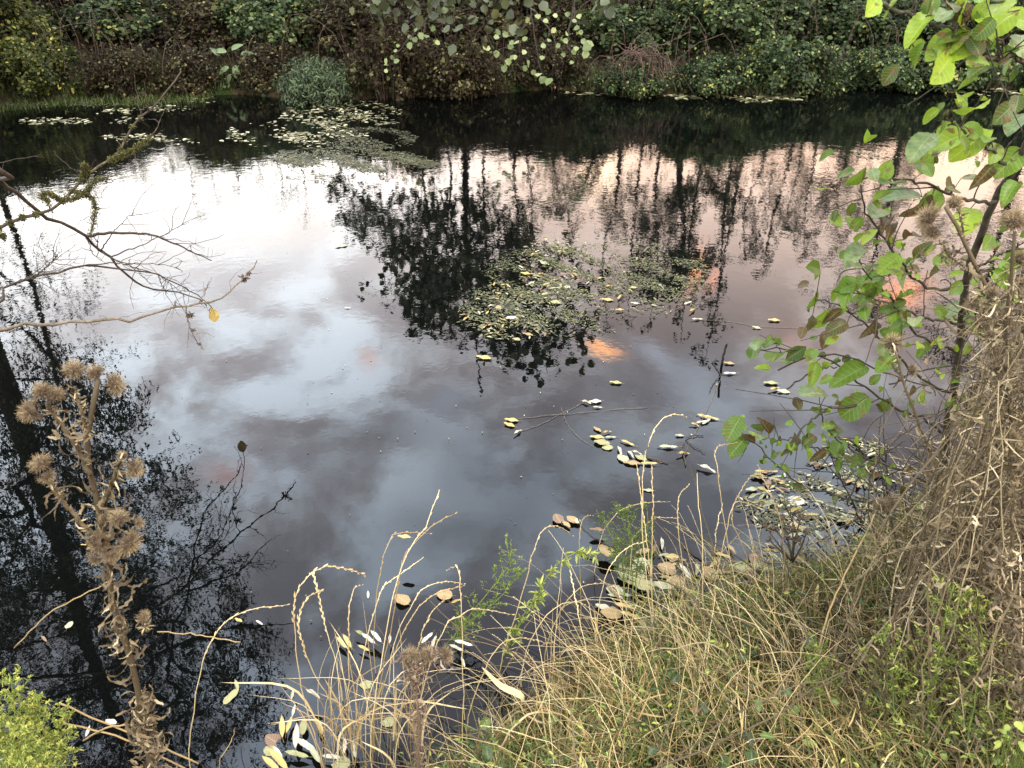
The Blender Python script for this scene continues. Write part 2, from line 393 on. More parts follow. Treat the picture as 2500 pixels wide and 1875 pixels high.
# ------------------------------------------------------------------ ground and water
SHORE_N = np.array([(-60, 3.5), (-20, 3.4), (-9, 3.6), (-5.6, 4.2), (-4.3, 3.9), (-3.3, 2.7), (-2.4, 1.9), (-1.6, 1.50), (-1.1, 1.22), (-.67, 1.16), (-.24, 1.28), (-.02, 1.44), (.16, 1.68),
                    (.70, 1.94), (1.22, 2.15), (1.7, 2.45), (2.12, 2.62), (3.2, 3.1), (5, 3.7), (9, 4.2), (20, 4.4), (60, 4.5)])
def shore_near(x): return np.interp(x, SHORE_N[:, 0], SHORE_N[:, 1])
def shore_far(x):
    y = 10.9 + .055 * x + .22 * np.sin(x * 1.3 + 1) + .12 * np.sin(x * 3.1)
    y = np.where(x < -6.3, y - np.minimum((-6.3 - x) * 1.6, 2.6), y)
    return np.where(x > 7.3, y - np.minimum((x - 7.3) * 1.2, 2.2), y)
def hnoise(x, y, s=1.0):
    return (np.sin(x * 2.1 * s + 1.3 * np.sin(y * 1.7 * s)) + np.sin(y * 2.6 * s + 1.1 * np.sin(x * 2.3 * s + 2)) + .6 * np.sin((x + y) * 4.3 * s)) / 2.6
def ground_z(x, y):
    sn = shore_near(x) - y; sf = y - shore_far(x)
    zn = np.where(sn > 0, .02 + .42 * sn - .07 * sn ** 2, sn * .9); zn = np.where(sn > 1.6, .52 + (sn - 1.6) * .03, zn)
    zn = zn + np.clip(sn, 0, .5) * .08 * hnoise(x, y, 2.5) + np.where(sn > 0, np.clip(x - 1.2, 0, 1.4) * .14 * np.clip(sn, 0, 1), 0)
    zf = np.where(sf > 0, .04 + .34 * np.minimum(sf, 2.6) + .04 * np.clip(sf - 2.6, 0, 400), sf * .9)
    zf = zf + np.clip(sf, 0, .8) * .12 * hnoise(x, y)
    return np.maximum(np.maximum(zn, zf), -1.2)
gx = np.concatenate([[-1500, -600, -200, -90, -50, -30, -22], np.arange(-18, -3, .25), np.arange(-3, 4.5, .06), np.arange(4.5, 18, .25), [20, 26, 40, 80, 200, 600, 1500]])
gy = np.concatenate([[-1500, -500, -100, -30, -10, -5, -3, -2, -1], np.arange(-.5, 4.6, .06), np.arange(4.6, 9, .4), np.arange(9, 20, .15), [21, 23, 26, 32, 45, 80, 200, 600, 1500]])
GX, GY = np.meshgrid(gx, gy); GZ = ground_z(GX, GY)
m = MB(); nx = len(gx)
i = np.arange(len(gy) - 1)[:, None] * nx + np.arange(nx - 1)[None]
m.add(np.stack([GX, GY, GZ], -1).reshape(-1, 3), [np.stack([i, i + 1, i + nx + 1, i + nx], -1).reshape(-1, 4)])
soil = bpy.data.materials.new('damp_soil'); soil.use_nodes = True; t = NT(soil.node_tree); t.n.clear()
g = t.new('ShaderNodeTexCoord').outputs['Object']
c = t.ramp(t.noise(g, 14, 6, .65), [(.3, (.008, .006, .004)), (.55, (.020, .015, .009)), (.75, (.045, .036, .02))])
c = t.mix(t.mrange(t.noise(g, 2.2, 4), .5, .62), c, (.010, .016, .005))
b = t.new('ShaderNodeBsdfPrincipled'); t.l.new(c, b.inputs['Base Color']); b.inputs['Roughness'].default_value = .95; b.inputs['Specular IOR Level'].default_value = .05
bp = t.new('ShaderNodeBump'); bp.inputs['Distance'].default_value = .02; t.l.new(t.noise(g, 30, 5, .7), bp.inputs['Height']); t.l.new(bp.outputs[0], b.inputs['Normal'])
o = t.new('ShaderNodeOutputMaterial'); t.l.new(b.outputs[0], o.inputs[0])
gr = m.build('ground', soil); tag(gr, kind='structure')

# water sheet with real, very small ripples from a bump
wm = bpy.data.materials.new('still_dark_water'); wm.use_nodes = True; t = NT(wm.node_tree); t.n.clear()
g = t.new('ShaderNodeTexCoord').outputs['Object']
b = t.new('ShaderNodeBsdfPrincipled')
b.inputs['Base Color'].default_value = (.0009, .0012, .0011, 1); b.inputs['Roughness'].default_value = 0.0; b.inputs['IOR'].default_value = 1.333
breeze = t.mrange(t.noise(g, .45, 3, .5), .35, .62, .35, 1.0)
sepp = t.new('ShaderNodeSeparateXYZ'); t.l.new(g, sepp.inputs[0])
far = t.mrange(sepp.outputs[1], 2.5, 9.0, .14, .72)
amp = t.math('MULTIPLY', breeze, far)
h = t.math('ADD', t.math('MULTIPLY', t.noise(g, 5.5, 2, .5), .75), t.math('MULTIPLY', t.noise(g, 20, 2, .5), .36))
bp = t.new('ShaderNodeBump'); bp.inputs['Strength'].default_value = 1.0; bp.inputs['Distance'].default_value = .0034
t.l.new(t.math('MULTIPLY', h, amp), bp.inputs['Height']); t.l.new(bp.outputs[0], b.inputs['Normal'])
o = t.new('ShaderNodeOutputMaterial'); t.l.new(b.outputs[0], o.inputs[0])
m = MB(); wx = np.linspace(-70, 70, 29); wy = np.linspace(0.3, 16, 12); WX, WY = np.meshgrid(wx, wy)
i = np.arange(11)[:, None] * 29 + np.arange(28)[None]
m.add(np.stack([WX, WY, 0 * WX], -1).reshape(-1, 3), [np.stack([i, i + 1, i + 30, i + 29], -1).reshape(-1, 4)])
wat = m.build('water', wm); tag(wat, kind='structure')

# ------------------------------------------------------------------ trees grown towards leaf clusters
def grow_tree(name, label, cat, trunk, r0, clusters, leaf_n, leaf_len, tmpl, lmat, bmat, cl_r=.35, group=None, twig=.004, sides=6, hang=0.3, seed=0, leafless=0.0, trunk_r1=.3, tip_twigs=3):
    rs = np.random.RandomState(seed)
    tr = smooth_path(trunk, len(trunk) * 4)
    base = tr[0]
    root = thing(name, label, cat, base, group)
    nodes = [tuple(p) for p in tr]; par = [-1] + list(range(len(tr) - 1)); cnt = [0.0] * len(nodes)
    C = np.asarray(clusters, float)
    NP = np.array(nodes)
    dmin = np.min(np.linalg.norm(C[:, None] - NP[None, len(tr) // 5:], axis=2), axis=1)
    ends = []
    for ci in np.argsort(dmin):
        c = C[ci]; A = np.array(nodes)
        dd = np.linalg.norm(A - c, axis=1); cost = dd + .7 * np.maximum(A[:, 2] - c[2], 0) + np.where(np.arange(len(A)) < len(tr) // 5, 3, 0)
        k = int(np.argmin(cost)); a = A[k]; L = dd[k]
        nseg = max(2, min(7, int(L / .22)))
        side = rs.normal(0, .10 * L, 3); side[2] = abs(side[2]) * .6 + .06 * L
        prev = k
        for q in range(1, nseg + 1):
            u = q / nseg
            p = a * (1 - u) + c * u + side * math.sin(math.pi * u) + rs.normal(0, .02 * L, 3) * (u < 1)
            nodes.append(tuple(p)); par.append(prev); cnt.append(0.0); prev = len(nodes) - 1
        ends.append(prev)
    for e in ends:
        k = e
        while k >= 0: cnt[k] += 1; k = par[k]
    A = np.array(nodes); tot = max(cnt)
    n_tr = len(tr)
    ct = np.array(cnt)
    rad = np.maximum(twig * .6, twig * np.sqrt(ct))
    # trunk radius: honest taper
    rtr = r0 * np.linspace(1, trunk_r1, n_tr) ** 1.0
    mb = MB(); mb.tube(tr, rtr * (1 + .05 * rs.normal(size=n_tr)), 10, .5)
    kids = {}
    for k in range(n_tr, len(nodes)): kids.setdefault(par[k], []).append(k)
    used = set()
    for k in range(n_tr, len(nodes)):
        if k in used: continue
        path = [par[k], k]; used.add(k)
        while path[-1] in kids:
            nx_ = [q for q in kids[path[-1]] if q not in used]
            if not nx_: break
            nx_ = max(nx_, key=lambda q: ct[q]); path.append(nx_); used.add(nx_)
        P = A[path]; R = np.minimum(rad[path], r0 * .5); R[0] = min(R[0], R[1] * 1.15)
        mb.tube(P, R, 5 if R.max() > .01 else 4, rs.rand(), cap=False)
    # twigs about each cluster
    TW = []
    for e in ends:
        for q in range(tip_twigs):
            d = norm(rs.normal(size=3)); d[2] -= hang * .6
            P = smooth_path([A[e], A[e] + d * cl_r * .5, A[e] + d * cl_r + np.array([0, 0, -hang * cl_r])], 5); mb.tube(P, np.linspace(twig * .6, twig * .25, 5), 3, rs.rand(), cap=False); TW.append(P)
    mb.build('trunk', bmat, root)
    if leaf_n:
        keep = [p for p in TW if rs.rand() > leafless]
        if keep:
            TWA = np.array(keep); M_ = leaf_n
            ti = rs.randint(0, len(TWA), M_); si = rs.randint(1, 5, M_)
            pos = TWA[ti, si] + rs.normal(0, cl_r * .17, (M_, 3))
            d = norm(rs.normal(size=(M_, 3)) + np.array([0, 0, -hang * 2.2])); nrm = norm(rs.normal(size=(M_, 3)) + np.array([0, 0, .8]))
            sc = leaf_len * rs.uniform(.65, 1.2, M_)
            F = frames(d, nrm) * sc[:, None, None]
            lb = MB(); clt = rs.rand(len(TWA)); lb.inst(tmpl, F, pos, np.clip(.25 + .5 * rs.rand(M_) ** 1.5 + .3 * (clt[ti] - .3), 0, 1))
            lb.build('crown', lmat, root)
    return root

L_OV = leaf6(.75, .08, .15); L_LA = leaf6(.26, .05, .2, .3, .65); L_RD = leaf6(.95, .06, .1, .28, .72)

def refl_pt(x, y, Y):
    """world point at forward distance Y that the still water mirrors to picture point x, y"""
    d = ray(x, y); k = Y / d[1]
    return np.array([d[0] * k, Y, -d[2] * k - CAM_H])

# T1: tall willow at the left, out of direct view, seen in the water
def region_clusters(n, f, seed):
    rs = np.random.RandomState(seed); out = []
    while len(out) < n:
        p = f(rs)
        if p is not None: out.append(p)
    return np.array(out)
def f_t1(rs):
    Y = rs.uniform(7.0, 11.2); r = rs.uniform(-1.12, -.455); z = rs.uniform(1.2, 14.5)
    e = (z + CAM_H) / Y
    if z < 2.25 - .0887 * Y + .9 and r > -.70: return None
    edge = -.455 - .025 * math.sin(e * 9) - .03 * math.sin(e * 23 + 1) - (.10 if e < .42 else 0) + (.03 if e > 1.0 else 0)
    if r > edge: return None
    if e < .62 and rs.rand() > .75: return None
    if (Y - 9) ** 2 / 5.5 + (r * 9 + 6.9) ** 2 / 9 + (z - 8) ** 2 / 52 > 1: return None
    return (r * Y, Y, z)
t1c = region_clusters(560, f_t1, 3)
grow_tree('willow_tree', 'tall willow left of the frame, mirrored dark down the left side of the pond', 'tree',
          [(-7.0, 9.1, .1), (-6.75, 9, 3), (-6.8, 8.95, 6), (-7.0, 8.9, 9), (-6.85, 8.9, 12), (-6.8, 8.9, 14)], .19, t1c, 72000, .082, L_LA, M['f_dark'], M['bark_dark'], .42, seed=4, hang=.55, twig=.006, trunk_r1=.22, tip_twigs=3)
# second stem of the same kind further back
t1d = region_clusters(60, lambda rs: (lambda Y, r, z: (r * Y, Y, z) if True else None)(rs.uniform(10.8, 12.4), rs.uniform(-.82, -.56), rs.uniform(2.6, 8.5)), 8)
grow_tree('willow_tree', 'thinner willow behind the tall one, mirrored at the far left edge of the water', 'tree',
          [(-8.0, 12.0, .3), (-7.9, 12, 3), (-8.1, 12, 6), (-8.0, 12, 8.6)], .05, t1d, 2600, .08, L_LA, M['f_dark'], M['bark_dark'], .45, seed=14, hang=.4, leafless=.4)

# T3: many stemmed alder on the far bank whose boughs reach out over the water
def f_t3(rs):
    Y = rs.uniform(6.6, 12.8); x = rs.uniform(690, 1265)
    u = (x - 690) / 575
    zmin = max(1.5, 2.35 - .0887 * Y)
    ybot = np.interp(x, [690, 740, 800, 850, 900, 960, 1020, 1060, 1110, 1175, 1215, 1250, 1265], [400, 470, 520, 640, 690, 700, 700, 740, 770, 790, 760, 745, 700])
    y = rs.uniform(330, ybot)
    if x > 1160 and y < 690 and rs.rand() > .12: return None
    if y < 540 and rs.rand() > .8: return None
    p = refl_pt(x, y, Y)
    if p[2] < zmin: return None
    if (p[0] + .6) ** 2 / 9 + (p[1] - 11.5) ** 2 / 30 + (p[2] - 2.6) ** 2 / 30 > 1: return None
    return p
t3c = region_clusters(190, f_t3, 21)
tipc = np.array([refl_pt(x, y, Y) for x, y, Y in [(1175, 785, 6.7), (1150, 760, 6.8), (1215, 742, 6.9), (1235, 735, 6.9), (1080, 750, 6.9), (1110, 745, 7.0), (1060, 725, 7.2), (945, 690, 7.4), (905, 668, 7.6), (870, 632, 8.0), (828, 592, 8.4), (830, 630, 8.4),
       (985, 680, 7.4), (1020, 700, 7.3), (960, 640, 7.8), (900, 610, 8.2), (1000, 610, 8.0), (1040, 650, 7.7), (930, 575, 8.6), (1080, 620, 7.9), (740, 440, 10.6), (730, 470, 10.2), (775, 520, 9.5)]])
t3c = np.concatenate([t3c, tipc])
grow_tree('alder_tree', 'many stemmed alder on the far bank with boughs hanging over the pond, mirrored mid picture', 'tree',
          [(-.75, 13.0, .7), (-.78, 12.8, 2), (-.7, 12.5, 3.6), (-.55, 12.1, 5.4)], .05, t3c, 3600, .09, L_RD, M['f_dark'], M['bark_dark'], .30, seed=5, hang=.25, twig=.0045, tip_twigs=3)
k = 0
for x, y, D, hgt in [(915, 400, 12.6, 3.6), (975, 400, 12.9, 4.2), (1010, 400, 12.7, 3.9), (1045, 380, 13.1, 4.3), (1110, 380, 12.8, 4.1), (1140, 380, 13.2, 3.9)]:
    p = refl_pt(x, y, D); rs = np.random.RandomState(60 + k)
    cl_ = [(p[0] + rs.normal(0, .35), D + rs.normal(-.2, .35), z) for z in rs.uniform(2.2, hgt + .4, 14)]
    b0 = ground_z(np.array(p[0]), np.array(D))
    grow_tree('alder_tree', ['slim dark alder stem at the left of the far bank clump', 'second slim alder stem from the left in the far bank clump', 'slim alder stem in the middle of the far bank clump', 'slim alder stem just right of the clump middle',
              'second slim alder stem from the right in the far bank clump', 'slim dark alder stem at the right of the far bank clump'][k], 'tree',
              [(p[0] + rs.normal(0, .12), D, b0), (p[0], D, 1.6), (p[0] + rs.normal(0, .1), D - .1, hgt * .6), (p[0] + rs.normal(0, .12), D - .2, hgt)], .022 + .014 * rs.rand(), cl_, 520, .08, L_RD, M['f_dark'], M['bark_dark'], .22, group='slim alders of the far bank clump', seed=70 + k, twig=.004)
    k += 1
# T4 and its neighbours: leafy pointed trees right of middle
def pole_tree(x, ytip, D, width, n, leafn, label, seed, leaf=.07, tm=L_OV, group=None, r0=.034, low=1.9, dens_top=1.0, mat='f_dark', lean=0.0, leafless=0.0):
    rs = np.random.RandomState(seed)
    tip = refl_pt(x, ytip, D); H = tip[2]; b0 = float(ground_z(np.array(tip[0]), np.array(D)))
    cl_ = []
    for q in range(n):
        u = rs.rand() ** .8; z = low + (H - low) * u
        wdt = width * (math.sin(math.pi * min(1, .12 + .88 * (1 - u))) ** .7 * .9 + .08)
        cl_.append((tip[0] + lean * (u - 1) + rs.normal(0, wdt * .5), D + rs.normal(0, wdt * .5), z))
    cl_.append(tip)
    return grow_tree('poplar_tree' if width < .5 else 'birch_tree', label, 'tree', [(tip[0] - lean, D, b0), (tip[0] - lean * .8 + rs.normal(0, .06), D, b0 + (H - b0) * .3), (tip[0] - lean * .4 + rs.normal(0, .08), D, b0 + (H - b0) * .65), tuple(tip)],
                     r0, cl_, leafn, leaf, tm, M[mat], M['bark_dark'], .20 if width < .5 else .3, group=group, seed=seed, twig=.0035, trunk_r1=.12, tip_twigs=2, leafless=leafless)
pole_tree(1440, 640, 13.4, .75, 70, 4200, 'dark leafy birch on the far bank, mirrored right of the middle', 101, r0=.07)
pole_tree(1520, 790, 14.2, .22, 26, 420, 'tallest slender poplar on the far bank, its tip mirrored lowest right of middle', 102, leaf=.075)
pole_tree(1470, 742, 14.4, .2, 22, 330, 'slender poplar with a bushy tip beside the tallest one', 103, leaf=.07)
pole_tree(1400, 716, 14.6, .16, 18, 240, 'slender poplar mirrored just right of the leaf raft', 104, leaf=.065)
pole_tree(1357, 718, 14.5, .17, 18, 260, 'slender poplar with a knotty tip mirrored over the leaf raft', 105, leaf=.065)
pole_tree(1312, 706, 14.3, .12, 14, 130, 'thin nearly bare poplar mirrored left of the other slender ones', 106, leaf=.06)
pole_tree(1545, 700, 14.8, .14, 14, 160, 'short slender poplar right of the tallest one', 107, leaf=.06)
pole_tree(1330, 500, 13.0, .6, 30, 600, 'low open birch on the far bank left of the dark leafy one', 108, r0=.05, leafless=.2)
xs_ = [(1575, 480, 13.6, .3), (1610, 560, 13.9, .32), (1648, 588, 13.8, .22), (1690, 500, 14.2, .3), (1735, 560, 13.7, .3), (1775, 470, 14.4, .3), (1815, 520, 13.8, .32), (1860, 560, 14.0, .35), (1545, 430, 13.5, .3), (1250, 430, 13.4, .3), (1205, 470, 13.6, .3)]
words = ['third', 'fourth', 'fifth', 'sixth', 'seventh', 'eighth', 'ninth', 'tenth', 'second', 'twelfth', 'eleventh']
names_ = ['sapling mirrored as the second of the row right of the dark birch', 'sapling mirrored as the third of the row right of the dark birch', 'sapling with the lowest mirrored tip in the row right of the dark birch', 'sapling mirrored as the fifth of the row right of the dark birch',
          'sapling mirrored as the sixth of the row right of the dark birch', 'short sapling mirrored as the seventh of the row right of the dark birch', 'sapling mirrored as the eighth of the row right of the dark birch', 'last sapling of the row right of the dark birch',
          'short sapling close beside the dark birch', 'short sapling between the alder clump and the birches', 'sapling standing next to the alder clump on the right']
for k, (x, yt, D, wd) in enumerate(xs_):
    pole_tree(x, yt, D, wd, 30, 620, names_[k], 120 + k, leaf=.06, r0=.035, low=1.5, group='saplings along the far bank', lean=np.random.RandomState(k).uniform(-.3, .3), leafless=.25)
pole_tree(1850, 690, 16.5, 1.6, 120, 5600, 'round fine twigged birch behind the saplings at the right', 140, leaf=.05, r0=.08, low=2.2, leafless=.1)
pole_tree(2060, 800, 16.8, 1.8, 110, 4600, 'broad birch mirrored behind the near sapling at the right edge', 141, leaf=.055, r0=.09, low=2.2)
pole_tree(2210, 1000, 14.5, 1.8, 110, 6000, 'tall birch at the right edge mirrored among the near twigs', 142, leaf=.07, r0=.1, low=2.5)
for k, (x, yt, D) in enumerate([(30, 400, 12.4), (95, 430, 12.9), (150, 395, 12.5), (215, 455, 12.8), (255, 380, 12.6), (320, 400, 13), (375, 385, 12.7), (430, 480, 12.6), (470, 440, 12.9), (520, 425, 12.6), (560, 400, 13), (610, 450, 12.8), (660, 480, 13)]):
    pole_tree(x, yt, D, .28, 14, 110, 'low willow shoots, number %s from the left behind the hedge' % ['one', 'two', 'three', 'four', 'five', 'six', 'seven', 'eight', 'nine', 'ten', 'eleven', 'twelve', 'thirteen'][k], 160 + k, leaf=.06, tm=L_LA, r0=.018, low=1.3, group='bare willow shoots of the far bank', leafless=.3)
# ------------------------------------------------------------------ far bank hedge
def bush_mesh(kind, seed, W=1.9, H=.8, D=1.2):
    rs = np.random.RandomState(seed)
    spec = {'bramble': (9000, .06, L_OV, 'f_green'), 'thicket': (5200, .06, L_OV, 'f_brown'), 'yellowing': (7000, .058, L_OV, 'f_yellow'), 'sallow': (4600, .07, L_LA, 'f_blue')}[kind]
    n, ll, tm, mat = spec
    st_, lf = MB(), MB()
    nst = 60 if kind == 'thicket' else 40
    ends = []
    for q in range(nst):
        a = rs.uniform(0, 2 * math.pi); r = rs.rand() ** .5
        b = np.array([math.cos(a) * W * .35 * rs.rand(), math.sin(a) * D * .35 * rs.rand(), -.15])
        if kind == 'thicket': e = np.array([math.cos(a) * W * .5 * r, math.sin(a) * D * .5 * r, H * rs.uniform(.7, 1.25)]); mid = (b + e) / 2 + [0, 0, .1]
        else:
            e = np.array([math.cos(a) * W * .55 * r, math.sin(a) * D * .55 * r, H * rs.uniform(.2, 1.0)]); mid = (b + e) / 2 + [0, 0, H * rs.uniform(.1, .5)]
        P = smooth_path([b, mid, e], 7); st_.tube(P, np.linspace(.008, .003, 7), 4, rs.rand(), cap=False); ends.append(P)
    # clumps
    nc = 46
    cz = rs.uniform(0.02, 1, nc) ** .8; a = rs.uniform(0, 2 * math.pi, nc); rr = np.sqrt(rs.uniform(.1, 1, nc)) * np.sqrt(np.clip(1.05 - cz ** 2, 0.05, 1))
    C = np.stack([np.cos(a) * rr * W * .5, np.sin(a) * rr * D * .5, cz * H * .95], -1); cr_ = rs.uniform(.10, .26, nc); ctn = rs.rand(nc)
    n1 = int(n * .8); ci = rs.randint(0, nc, n1)
    pos = C[ci] + rdir(n1, rs=rs) * (cr_[ci] * rs.rand(n1) ** .45)[:, None]
    E = np.array(ends); n2 = n - n1
    pos = np.concatenate([pos, E[rs.randint(0, len(E), n2), rs.randint(2, 7, n2)] + rs.normal(0, .05, (n2, 3))])
    out = norm(pos * [1, 1, .5] + [0, 0, .1]); d = norm(rs.normal(size=(n, 3)) * .8 + out * .5 + [0, 0, -.5])
    F = frames(d, norm(out + [0, 0, .7] + rs.normal(0, .35, (n, 3)))) * (ll * rs.uniform(.5, 1.25, n))[:, None, None]
    tint = np.clip(np.concatenate([ctn[ci] * .55 - .1, rs.rand(n2) * .3]) + rs.rand(n) ** 3 * .85, 0, 1); big = rs.rand(n) < .06; F[big] *= 1.6; tint[big] = np.clip(tint[big] + (.3 if kind != 'thicket' else .1), 0, 1)
    lf.inst(tm, F, pos, tint)
    return st_.mesh('stems', M['twig_red'] if kind in ('thicket',) else M['bark_dark']), lf.mesh('foliage', M[mat])
BUSH = {k: [bush_mesh(k, 200 + 10 * i_ + j_, **dict(bramble=dict(W=2.0, H=.75, D=1.3), thicket=dict(W=1.7, H=.85, D=1.1), yellowing=dict(W=1.6, H=.85, D=1.1), sallow=dict(W=1.2, H=.75, D=1.0))[k]) for j_ in range(2)] for i_, k in enumerate(('bramble', 'thicket', 'yellowing', 'sallow'))}
BN = dict(bramble=('bramble_bush', 'green bramble bush'), thicket=('brown_thicket', 'reddish brown thicket'), yellowing=('yellowing_bush', 'yellow green bush'), sallow=('sallow_bush', 'grey green sallow bush'))
rs = np.random.RandomState(77); cnt_ = {}
ORD = ['first', 'second', 'third', 'fourth', 'fifth', 'sixth', 'seventh', 'eighth', 'ninth', 'tenth', 'eleventh', 'twelfth']
rows = [('far bank waterline', .12, .66, [(-7.6, 'yellowing'), (-6.3, 'yellowing'), (-5.1, 'thicket'), (-4.1, 'thicket'), (-3.2, 'thicket'), (-2.35, 'sallow'), (-1.4, 'thicket'), (-.4, 'thicket'), (.6, 'thicket'), (1.6, 'bramble'), (2.6, 'bramble'), (3.7, 'bramble'), (4.9, 'bramble'), (6.1, 'bramble'), (7.3, 'bramble')]),
        ('second hedge row', 1.35, .8, [(-8.2, 'yellowing'), (-6.8, 'yellowing'), (-5.6, 'bramble'), (-4.4, 'thicket'), (-3.3, 'bramble'), (-2.1, 'thicket'), (-.9, 'thicket'), (.4, 'thicket'), (1.6, 'bramble'), (2.9, 'bramble'), (4.2, 'bramble'), (5.5, 'bramble'), (6.9, 'bramble'), (8.3, 'thicket')]),
        ('third hedge row', 2.5, .8, [(-9.2, 'yellowing'), (-7.6, 'bramble'), (-6.1, 'thicket'), (-4.7, 'yellowing'), (-3.3, 'bramble'), (-1.9, 'thicket'), (-.4, 'bramble'), (1.1, 'bramble'), (2.6, 'yellowing'), (4.1, 'bramble'), (5.7, 'bramble'), (7.3, 'bramble'), (9.0, 'thicket')]),
        ('fourth hedge row', 4.0, .85, [(-10.4, 'yellowing'), (-8.6, 'thicket'), (-6.8, 'bramble'), (-5.0, 'thicket'), (-3.3, 'yellowing'), (-1.6, 'bramble'), (.1, 'bramble'), (1.8, 'bramble'), (3.6, 'bramble'), (5.4, 'bramble'), (7.2, 'thicket'), (9.0, 'bramble'), (10.8, 'bramble')]),
        ('rearmost hedge row', 6.0, 1.15, [(-12, 'bramble'), (-9.8, 'yellowing'), (-7.6, 'bramble'), (-5.5, 'thicket'), (-3.4, 'bramble'), (-1.3, 'thicket'), (.8, 'bramble'), (2.9, 'bramble'), (5.0, 'yellowing'), (7.1, 'bramble'), (9.3, 'bramble'), (11.5, 'bramble')])]
for rname, off, sc_, items in rows:
    seen = {}
    for x, kd in items:
        j_ = rs.randint(0, 2); st_m, lf_m = BUSH[kd][j_]
        xx = x + rs.normal(0, .12); y = float(shore_far(np.array(xx))) + off + rs.normal(0, .12); z = float(ground_z(np.array(xx), np.array(y)))
        seen[kd] = seen.get(kd, 0) + 1
        tot_ = sum(1 for q in items if q[1] == kd)
        lab = '%s %s' % (BN[kd][1], rname) if tot_ == 1 else '%s, %s from the left in its kind, %s' % (BN[kd][1], ORD[seen[kd] - 1], rname)
        o = thing(BN[kd][0], lab, 'bush', (xx, y, z - .05), 'hedge bushes of the far bank')
        o.rotation_euler = (0, 0, rs.choice([0, math.pi]) + rs.normal(0, .25)); s_ = sc_ * rs.uniform(.72, 1.22); o.scale = (s_ * 1.0 if sc_ < .8 else 1.05, 1 if sc_ >= .8 else .8, s_)
        for nm, me in (('stems', st_m), ('foliage', lf_m)):
            c_ = bpy.data.objects.new(nm, me); COL.objects.link(c_); c_.parent = o

# undergrowth covering the whole far slope: uncountable small dark leaves and stems
def undergrowth(name, label, n, mat, tm, l0, l1, seed, hmax, sel):
    rs = np.random.RandomState(seed); x = rs.uniform(-13, 13, n); d = rs.uniform(-.05, 7.5, n) ** 1.0; y = shore_far(x) + d; k = rs.rand(n) < sel(x, d); x, y, d = x[k], y[k], d[k]; n = len(x)
    h = (hmax * (.5 + .5 * hnoise(x * 1.7, y * 1.7)) + .12) * np.clip(.35 + d, .3, 1) * rs.rand(n) ** .6; dr = norm(rs.normal(size=(n, 3)) + [0, -.3, -.3])
    m = MB(); m.inst(tm, frames(dr, norm(rs.normal(0, .5, (n, 3)) + [0, -.4, .9])) * rs.uniform(l0, l1, n)[:, None, None], np.stack([x, y, ground_z(x, y) + h], -1), np.clip(rs.rand(n) ** 2 * .9 + .15 * hnoise(x, y, .8), 0, 1))
    tag(m.build(name, M[mat]), label, 'undergrowth', kind='stuff')
undergrowth('undergrowth', 'dark bramble undergrowth filling the far slope on the right', 34000, 'f_green', L_OV, .045, .085, 1, .5, lambda x, d: np.where(x > .9, 1, .35))
undergrowth('undergrowth', 'brown dead undergrowth filling the far slope on the left and middle', 36000, 'f_brown', L_OV, .04, .09, 2, .6, lambda x, d: np.where(x > 1.2, .2, 1))
m = MB(); rs = np.random.RandomState(3)
for q in range(700):
    x = rs.uniform(-10, 3.5) if q % 4 else rs.uniform(2, 10); y = float(shore_far(x)) + rs.uniform(0, 6) ** 1.0; z = float(ground_z(np.array(x), np.array(y))); L = rs.uniform(.3, .9) * (.6 if y - shore_far(x) < 1 else 1)
    e = np.array([x + rs.normal(0, .18), y - rs.uniform(-.1, .3), z + L]); m.tube(smooth_path([(x, y, z), ((x + e[0]) / 2 + rs.normal(0, .04), y, z + L * .6), e], 5), [.005, .004, .003, .0025, .002], 3, rs.rand(), cap=False)
tag(m.build('dead_stems', M['twig_red']), 'thin reddish dead stems standing all over the far slope', 'undergrowth', kind='stuff')

M['twig_dry'] = barkmat('dry_twig_bark', (.03, .020, .015), (.09, .062, .048), 20)
m = MB(); rs = np.random.RandomState(4)
for q in range(150):
    x = rs.uniform(-9, 9); y = float(shore_far(x)) + rs.uniform(.1, 3.5); z = float(ground_z(np.array(x), np.array(y))); L = rs.uniform(.5, 1.3); a = rs.uniform(-1, 1); H_ = rs.uniform(.5, .95)
    m.tube(smooth_path([(x, y, z), (x + a * L * .3, y - .1 * L, z + H_), (x + a * L * .8, y - .3 * L, z + H_ * .8), (x + a * L, y - .4 * L, z + H_ * .3)], 10, .012, rs), np.linspace(.005, .0022, 10), 4, rs.rand(), cap=False)
tag(m.build('bramble_canes', M['twig_dry']), 'thin brown canes arching over the far hedge', 'undergrowth', kind='stuff')
# dead reddish twig bush hanging to the water
def twig_bush(name, label, x0, x1, ytop, y, n, seed, mat, h=.55):
    rs = np.random.RandomState(seed); b = PZ((x0 + x1) / 2, y, .02) + np.array([0, -.1, 0]); o = thing(name, label, 'bush', b); m = MB()
    wdt = (PZ(x1, y, 0) - PZ(x0, y, 0))[0]
    for q in range(n):
        s0 = b + [rs.normal(0, wdt * .22), rs.normal(.12, .12), h * rs.uniform(.25, 1.0)]
        e = b + [rs.normal(0, .34) * wdt, rs.uniform(-.35, .1), rs.uniform(-.02, .45) * h]
        mid = (s0 + e) / 2 + [(e[0] - s0[0]) * .25, -.05, h * .28]
        P = smooth_path([s0, mid + rs.normal(0, .05, 3), e], 7, .012, rs); m.tube(P, np.linspace(.006, .0025, 7), 3, rs.rand(), cap=False)
        if rs.rand() < .5:
            k = rs.randint(2, 6); P2 = smooth_path([P[k], P[k] + [rs.normal(0, .07), rs.normal(0, .05), rs.uniform(-.12, .1)]], 4); m.tube(P2, [.003, .003, .002, .0015], 3, .5, cap=False)
    m.build('twigs', mat, o); return o
